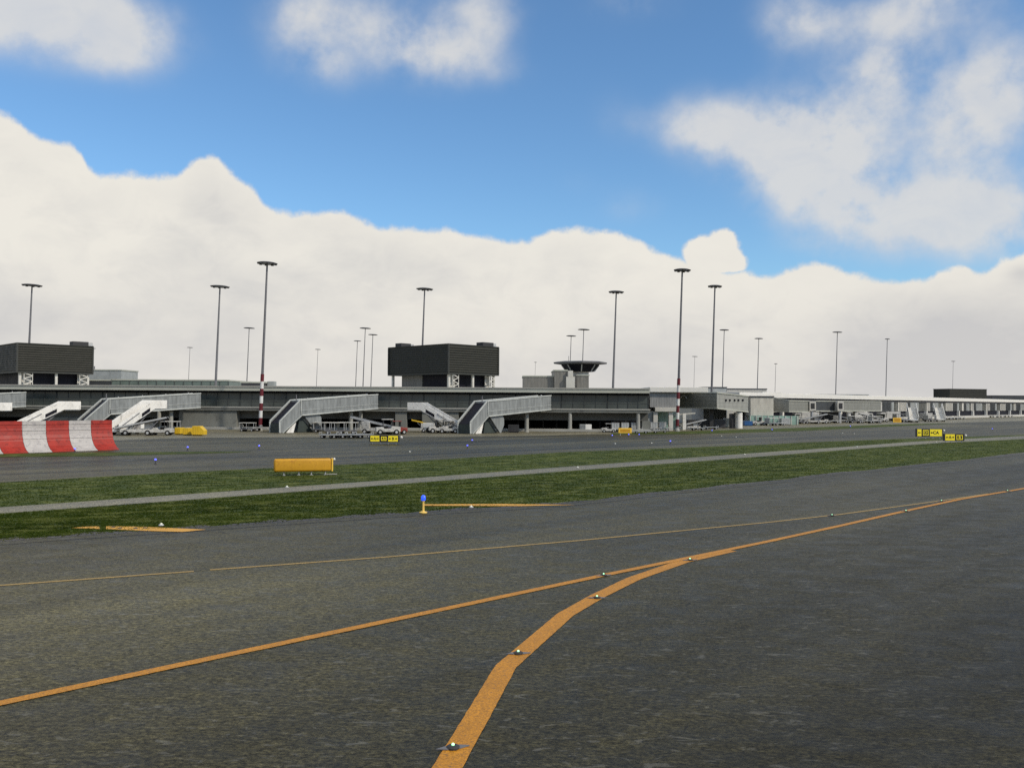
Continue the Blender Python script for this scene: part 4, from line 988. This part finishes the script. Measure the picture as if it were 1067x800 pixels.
# buildings behind the pier roofline
block('far_building', 'pale grey block behind the end of the terminal roof', 'building', 733, 757, 404.2, 0, 230, 15, M['pale_block'], 0.0, M['slate'])
block('far_building', 'long low pale building with a thin dark roof right of the mast pair', 'building', 757.5, 799, 405.6, 0, 290, 20, M['offwhite'], 0.0, M['slate'])
block('far_building', 'white low roof just behind the beige gate block', 'building', 795, 815, 409.4, 0, 260, 20, M['roof_white'], 0.0, M['roof_white'])
block('far_building', 'wide pale shed whose roof shows above the pier start', 'building', 812, 905, 411.4, 0, 330, 30, M['roof_white'], 0.0, M['pale_block'])
block('far_building', 'thin dark roofed shed low at the right end of the skyline', 'building', 1034, 1120, 412.6, 0, 520, 30, M['slate'], 0.0, M['slate'])
# far black cabin on the pier
c = AT(989.5, 420, 372); ur = Vector((math.cos(R(30)), math.sin(R(30)), 0))
zt = ZP(990, 405.4, 372)
t = thing('rooftop_cabin', 'black box cabin on the white pier roof at far right', 'rooftop cabin', (c.x, c.y, 7.51), R(18), 'black louvred rooftop cabins')
MB().box(0, 20.5, 0, 9.0, 0.0, zt-7.51).build('wall', M['cabin'], t)
f = MB()
for i in range(7): f.box(0.1, 20.4, -0.08, -0.002, 0.3+i*0.6, 0.55+i*0.6)
f.build('louvre', M['cabin'], t)
MB().box(-0.15, 20.65, -0.15, 9.15, zt-7.508, zt-7.3).build('roof', M['cabin_trim'], t)

# ------------------------------------------------------------------ flood-light masts
def mast(pxt, pyt, Y, label, hw, bands=False, detail=True, base_z=0.0, r=0.25):
    top = AT(pxt, pyt, Y); h = top.z-base_z
    lean = R(1.75)
    x = top.x-math.tan(lean)*h
    t = thing('light_mast', label, 'light mast', (x, Y, base_z), 0, 'floodlight masts'); t.rotation_euler = (0, lean, 0)
    h /= math.cos(lean)
    MB().tube((0, 0, 0.0), (0, 0, h-0.25), r, r*0.55, 12).build('pole', M['steel'], t, smooth=False)
    w = hw*Y/F/2
    hd = MB().lathe([(w*0.45, -0.12), (w*0.97, -0.2), (w, -0.1), (w*0.72, 0.02), (0.25, 0.06)], 14, (0, 0, h-0.12)).build('head', M['lamp'], t)
    if detail:
        n = 8
        for i in range(n):
            an = 2*math.pi*(i+0.5)/n; q = MB()
            cx_, cy_ = math.cos(an)*w*0.78, math.sin(an)*w*0.78
            q.box(cx_-0.2, cx_+0.2, cy_-0.16, cy_+0.16, h-0.46, h-0.3); q.build('floodlight', M['steel'], t)
        MB().lathe([(r*1.7, 0), (r*1.7, 0.25), (r*1.05, 0.6)], 12).build('base', M['concrete_light'], t)
    if bands:
        for i in range(7):
            z0 = 0.9+i*1.15
            if bands and z0 < h*0.33:
                b_ = MB().tube((0, 0, z0), (0, 0, z0+1.15), r+0.03, r+0.025, 14).build('painted_band', M['mast_red'] if i % 2 == 0 else M['mast_white'], t)
                b_['label'] = 'red painted band' if i % 2 == 0 else 'white painted band'
mast(278.5, 272.8, 136.5, 'tall floodlight mast with red and white banded foot beside a stair bridge', 21.5, True)
mast(711, 280, 146, 'tall floodlight mast with red banded foot at the end of the terminal wing', 18, True)
mast(745, 297, 172, 'floodlight mast rising behind the corner jet bridge', 15)
mast(33.5, 296, 172, 'floodlight mast rising behind the left black cabin', 20, base_z=RZ)
mast(229.3, 297.4, 175, 'floodlight mast rising from the roof between the striped fence and the tall banded mast', 20, base_z=RZ)
mast(442.6, 300, 186, 'floodlight mast rising behind the middle black cabin', 18, base_z=RZ)
mast(642.2, 303, 180, 'floodlight mast on the roof right of the flared tower', 16.5, base_z=RZ)
far = [(259.7, 341, 262, 11.5, 'short distant mast just left of the tall red banded mast'), (380.7, 341.2, 262, 12, 'distant mast left of the middle black cabin, taller of a close pair'),
       (388.6, 348, 290, 10, 'distant mast left of the middle black cabin, shorter of a close pair'), (372.5, 354.6, 330, 8, 'faint distant mast at the left of a trio before the black cabin'),
       (331.3, 363.5, 380, 6, 'faint lone mast between the tall red banded mast and the trio'), (198, 361.5, 380, 6, 'faint lone mast above the green grey rooftop glazing'),
       (595.2, 349.3, 290, 10.5, 'distant mast left behind the flared tower'), (608.3, 342.6, 263, 12.5, 'distant mast right behind the flared tower'),
       (754.7, 343, 263, 10, 'distant mast right beside the mast behind the jet bridge'), (790.7, 352, 293, 9, 'distant mast with two separate lamps above the pale low building'),
       (808.4, 378.5, 400, 3.5, 'short thin far mast above the beige gate block'), (872.6, 345.3, 266, 10, 'distant mast above the start of the pier'),
       (924.6, 352.5, 293, 5, 'slim distant mast left of the far stairs pair'), (993.3, 376, 480, 4, 'very faint far mast above the far black cabin'),
       (724, 371, 500, 6, 'very faint far mast between the two tall right masts'), (558, 377, 500, 3, 'very faint far mast left of the flared tower'), (98, 362.5, 400, 3.5, 'faint far lamp just right of the left black cabin')]
for px, py, Y, hw, lab in far:
    base = RZ if px < 640 and Y < 236 else 0.0
    mast(px, py, Y, lab, hw, detail=False, base_z=base, r=0.18 if Y < 350 else 0.13)

# ------------------------------------------------------------------ sky, sun
world = bpy.data.worlds.new('World'); scene.world = world; world.use_nodes = True
nt = world.node_tree; nt.nodes.clear()
SUN_DIR = Vector((0.84, -0.54, 0)).normalized(); SUN_EL = R(40)
out = nt.nodes.new('ShaderNodeOutputWorld')
sky = nt.nodes.new('ShaderNodeTexSky'); sky.sky_type = 'NISHITA'; sky.sun_disc = False
sky.sun_elevation = SUN_EL; sky.sun_rotation = math.atan2(SUN_DIR.x, SUN_DIR.y)
sky.air_density = 1.1; sky.dust_density = 0.3; sky.ozone_density = 3.0
bg = nt.nodes.new('ShaderNodeBackground'); bg.inputs[1].default_value = 0.15
nt.links.new(mix_rgb(nt, 1.0, sky.outputs[0], (0.66, 0.86, 0.98), 'MULTIPLY'), bg.inputs[0])
tc = nt.nodes.new('ShaderNodeTexCoord'); dv = tc.outputs['Generated']
sp = nt.nodes.new('ShaderNodeSeparateXYZ'); nt.links.new(dv, sp.inputs[0])
DEG = 57.29578
az = mth(nt, 'MULTIPLY', mth(nt, 'ARCTAN2', sp.outputs[0], sp.outputs[1]), DEG)
el = mth(nt, 'MULTIPLY', mth(nt, 'ARCSINE', sp.outputs[2]), DEG)
def azel(px, py):
    d_ = ray(px, py).normalized(); return math.degrees(math.atan2(d_.x, d_.y)), math.degrees(math.asin(d_.z))
n_lo = mth(nt, 'SUBTRACT', noise(nt, dv, 9, 3, 0.5), 0.5)
n_hi = mth(nt, 'SUBTRACT', noise(nt, dv, 34, 5, 0.62), 0.5)
n_soft = mth(nt, 'SUBTRACT', noise(nt, dv, 14, 4, 0.5), 0.5)
# cumulus bank: its upper edge follows a curve over azimuth
bank_px = [(0, 117), (18, 127), (35, 141), (55, 147), (76, 152), (88, 166), (98, 178), (135, 182), (180, 183), (200, 168), (218, 162), (232, 172), (246, 184), (266, 200), (290, 219), (312, 222), (350, 220), (376, 229), (400, 236), (445, 239), (490, 240), (510, 248), (530, 250), (556, 248), (572, 241), (592, 238), (620, 238), (640, 241), (664, 250), (690, 263), (712, 271), (745, 279), (775, 284), (800, 289), (822, 278), (845, 273), (866, 279), (882, 284), (905, 286), (920, 292), (945, 291), (965, 290), (985, 281), (1005, 278), (1022, 285), (1040, 272), (1067, 262)]
fc = nt.nodes.new('ShaderNodeFloatCurve'); cv = fc.mapping.curves[0]
AZ0, AZ1, ELM = -45.0, 45.0, 30.0
P_ = [azel(*p) for p in bank_px]
P_ = [(-45, 14.0), (-38, 19.0)] + P_ + [(38, 13.0), (45, 10.0)]
pts = [((a_-AZ0)/(AZ1-AZ0), e_/ELM) for a_, e_ in P_]
while len(cv.points) < len(pts): cv.points.new(0.5, 0.5)
for p_, q_ in zip(cv.points, pts): p_.location = q_; p_.handle_type = 'AUTO'
fc.mapping.use_clip = False; fc.mapping.update()
nt.links.new(remap(nt, az, AZ0, AZ1), fc.inputs['Value'])
edge_el = mth(nt, 'ADD', mth(nt, 'MULTIPLY', fc.outputs[0], ELM), mth(nt, 'MULTIPLY', n_hi, 1.3))
gap = mth(nt, 'SUBTRACT', edge_el, el)
bank = remap(nt, gap, -0.22, 0.35, 0, 1, True)
def blob(px, py, rx, ry, wt=1.0):
    a_, e_ = azel(px, py); k = DEG/F
    ra, re = rx*k*0.9, ry*k*0.95
    dx = mth(nt, 'MULTIPLY', mth(nt, 'SUBTRACT', az, a_), 1/ra); dy = mth(nt, 'MULTIPLY', mth(nt, 'SUBTRACT', el, e_), 1/re)
    q = mth(nt, 'ADD', mth(nt, 'MULTIPLY', dx, dx), mth(nt, 'MULTIPLY', dy, dy))
    return mth(nt, 'MULTIPLY', mth(nt, 'POWER', 2.718, mth(nt, 'MULTIPLY', q, -1.0)), wt)
blobs = [(55, 8, 90, 40, 1.0), (135, 34, 54, 32, 0.8), (-20, 5, 90, 34, 1.0), (112, 62, 36, 18, 0.3), (315, 26, 44, 42, 0.85), (385, 22, 64, 38, 0.65), (462, 62, 58, 28, 0.9), (425, 40, 50, 32, 0.5), (500, 12, 50, 36, 0.75), (345, 72, 36, 22, 0.45), (535, 78, 30, 18, 0.25),
         (655, 4, 55, 18, 0.5), (832, 18, 42, 30, 1.1), (955, 6, 64, 28, 1.0), (730, 132, 46, 30, 1.1), (775, 142, 44, 36, 0.9), (828, 136, 48, 40, 1.05), (876, 152, 50, 42, 1.0), (820, 184, 50, 38, 1.0), (872, 202, 54, 42, 1.05), (930, 226, 56, 36, 1.15), (1040, 226, 60, 40, 1.3), (985, 215, 40, 30, 0.65), (915, 74, 44, 38, 1.05), (1015, 112, 54, 58, 1.15), (1062, 75, 36, 46, 0.5), (965, 155, 40, 32, 0.32), (945, 110, 32, 32, 0.12), (655, 215, 40, 22, 0.3), (640, 120, 30, 28, 0.22), (668, 130, 24, 18, 0.15), (600, 192, 26, 16, 0.14), (860, 255, 60, 14, 0.2)]
dens = None
for b_ in blobs:
    v_ = blob(*b_); dens = v_ if dens is None else mth(nt, 'ADD', dens, v_)
dens = mth(nt, 'MULTIPLY', dens, mth(nt, 'ADD', 1.0, mth(nt, 'ADD', mth(nt, 'MULTIPLY', n_soft, 2.6), mth(nt, 'MULTIPLY', n_hi, 1.1))))
puffs = remap(nt, dens, 0.0, 1.5, 0, 0.88, True)
# a firm little clump that sits on the bank
clump = None
for b_ in ((743, 262, 28, 17, 1.2), (756, 250, 15, 13, 0.9), (727, 260, 15, 12, 0.8), (764, 272, 16, 12, 0.9), (742, 277, 26, 8, 1.0), (1054, 270, 20, 14, 0.8)):
    v_ = blob(*b_); clump = v_ if clump is None else mth(nt, 'ADD', clump, v_)
n_mid = mth(nt, 'SUBTRACT', noise(nt, dv, 22, 4, 0.6), 0.5)
clump = remap(nt, mth(nt, 'ADD', clump, mth(nt, 'MULTIPLY', mth(nt, 'MINIMUM', mth(nt, 'MULTIPLY', clump, 1.5), 1.0), mth(nt, 'ADD', mth(nt, 'MULTIPLY', n_hi, 0.9), mth(nt, 'MULTIPLY', n_mid, 1.8)))), 0.42, 0.9, 0, 1, True)
# unseen clouds behind and overhead, added to lift and warm the ambient light
back = remap(nt, mth(nt, 'ADD', n_lo, n_soft), 0.02, 0.2, 0, 0.8, True)
back = mth(nt, 'MULTIPLY', back, remap(nt, mth(nt, 'ABSOLUTE', az), 48, 60))
over = mth(nt, 'MULTIPLY', remap(nt, el, 27, 36), remap(nt, n_lo, -0.2, 0.02, 0.72, 0.95))
back = mth(nt, 'MAXIMUM', back, over)
cover = mth(nt, 'MAXIMUM', mth(nt, 'MAXIMUM', bank, puffs), mth(nt, 'MAXIMUM', clump, back))
# cloud colour: bright warm tops, faint grey bellies
shade = noise(nt, stretched(nt, dv, 1, 1, 2.2), 5.5, 5, 0.55)
gb = blob(985, 372, 130, 44, 1.0); gb = mth(nt, 'ADD', gb, blob(1065, 400, 50, 26, 0.4)); gb = mth(nt, 'ADD', gb, blob(640, 385, 260, 30, 0.4)); gb = mth(nt, 'ADD', gb, blob(120, 345, 220, 50, 0.28)); gb = mth(nt, 'ADD', gb, blob(1064, 285, 12, 8, 0.9))
shade2 = noise(nt, stretched(nt, dv, 1, 1, 1.5), 15, 5, 0.6, 0.5)
rim = remap(nt, gap, 0.2, 2.6, 0, 1)
gsh = mth(nt, 'ADD', mth(nt, 'MULTIPLY', mth(nt, 'MULTIPLY', mth(nt, 'ADD', remap(nt, shade, 0.4, 0.66), remap(nt, shade2, 0.45, 0.68, 0, 0.6)), mth(nt, 'ADD', 0.25, mth(nt, 'MULTIPLY', rim, 0.75))), 0.42), mth(nt, 'MULTIPLY', gb, remap(nt, shade, 0.3, 0.6, 0.4, 1.0)), clamp=True)
ccol = mix_rgb(nt, gsh, (0.84, 0.81, 0.74), (0.56, 0.56, 0.565))
low = remap(nt, el, 0, 9, 1, 0)
ccol = mix_rgb(nt, mth(nt, 'MULTIPLY', low, 0.5), ccol, (0.7, 0.67, 0.64))
ccol = mix_rgb(nt, mth(nt, 'MULTIPLY', puffs, 0.0), ccol, (0.72, 0.75, 0.77))
pk = mix_rgb(nt, remap(nt, mth(nt, 'SUBTRACT', puffs, mth(nt, 'MULTIPLY', remap(nt, shade2, 0.4, 0.65), 0.45)), 0.2, 0.85), (0.63, 0.65, 0.68), (0.72, 0.715, 0.7))
pcol = mix_rgb(nt, mth(nt, 'MAXIMUM', bank, clump), pk, ccol)
bc = nt.nodes.new('ShaderNodeBackground'); bc.inputs[1].default_value = 1.0; nt.links.new(pcol, bc.inputs[0])
mx = nt.nodes.new('ShaderNodeMixShader'); nt.links.new(cover, mx.inputs[0]); nt.links.new(bg.outputs[0], mx.inputs[1]); nt.links.new(bc.outputs[0], mx.inputs[2])
nt.links.new(mx.outputs[0], out.inputs[0])
world.cycles.sampling_method = 'MANUAL'; world.cycles.sample_map_resolution = 512

sl = bpy.data.lights.new('sun', 'SUN'); so = bpy.data.objects.new('sun', sl); col.objects.link(so)
sl.energy = 3.1; sl.angle = R(3.0); sl.color = (1.0, 0.9, 0.76)
sd = Vector((SUN_DIR.x*math.cos(SUN_EL), SUN_DIR.y*math.cos(SUN_EL), math.sin(SUN_EL)))
so.rotation_euler = sd.to_track_quat('Z', 'Y').to_euler(); so.location = (60, -40, 80)

vs = scene.view_settings; vs.view_transform = 'Standard'; vs.look = 'None'; vs.exposure = 0.0; vs.gamma = 1.0
scene.cycles.max_bounces = 5; scene.cycles.use_denoising = False
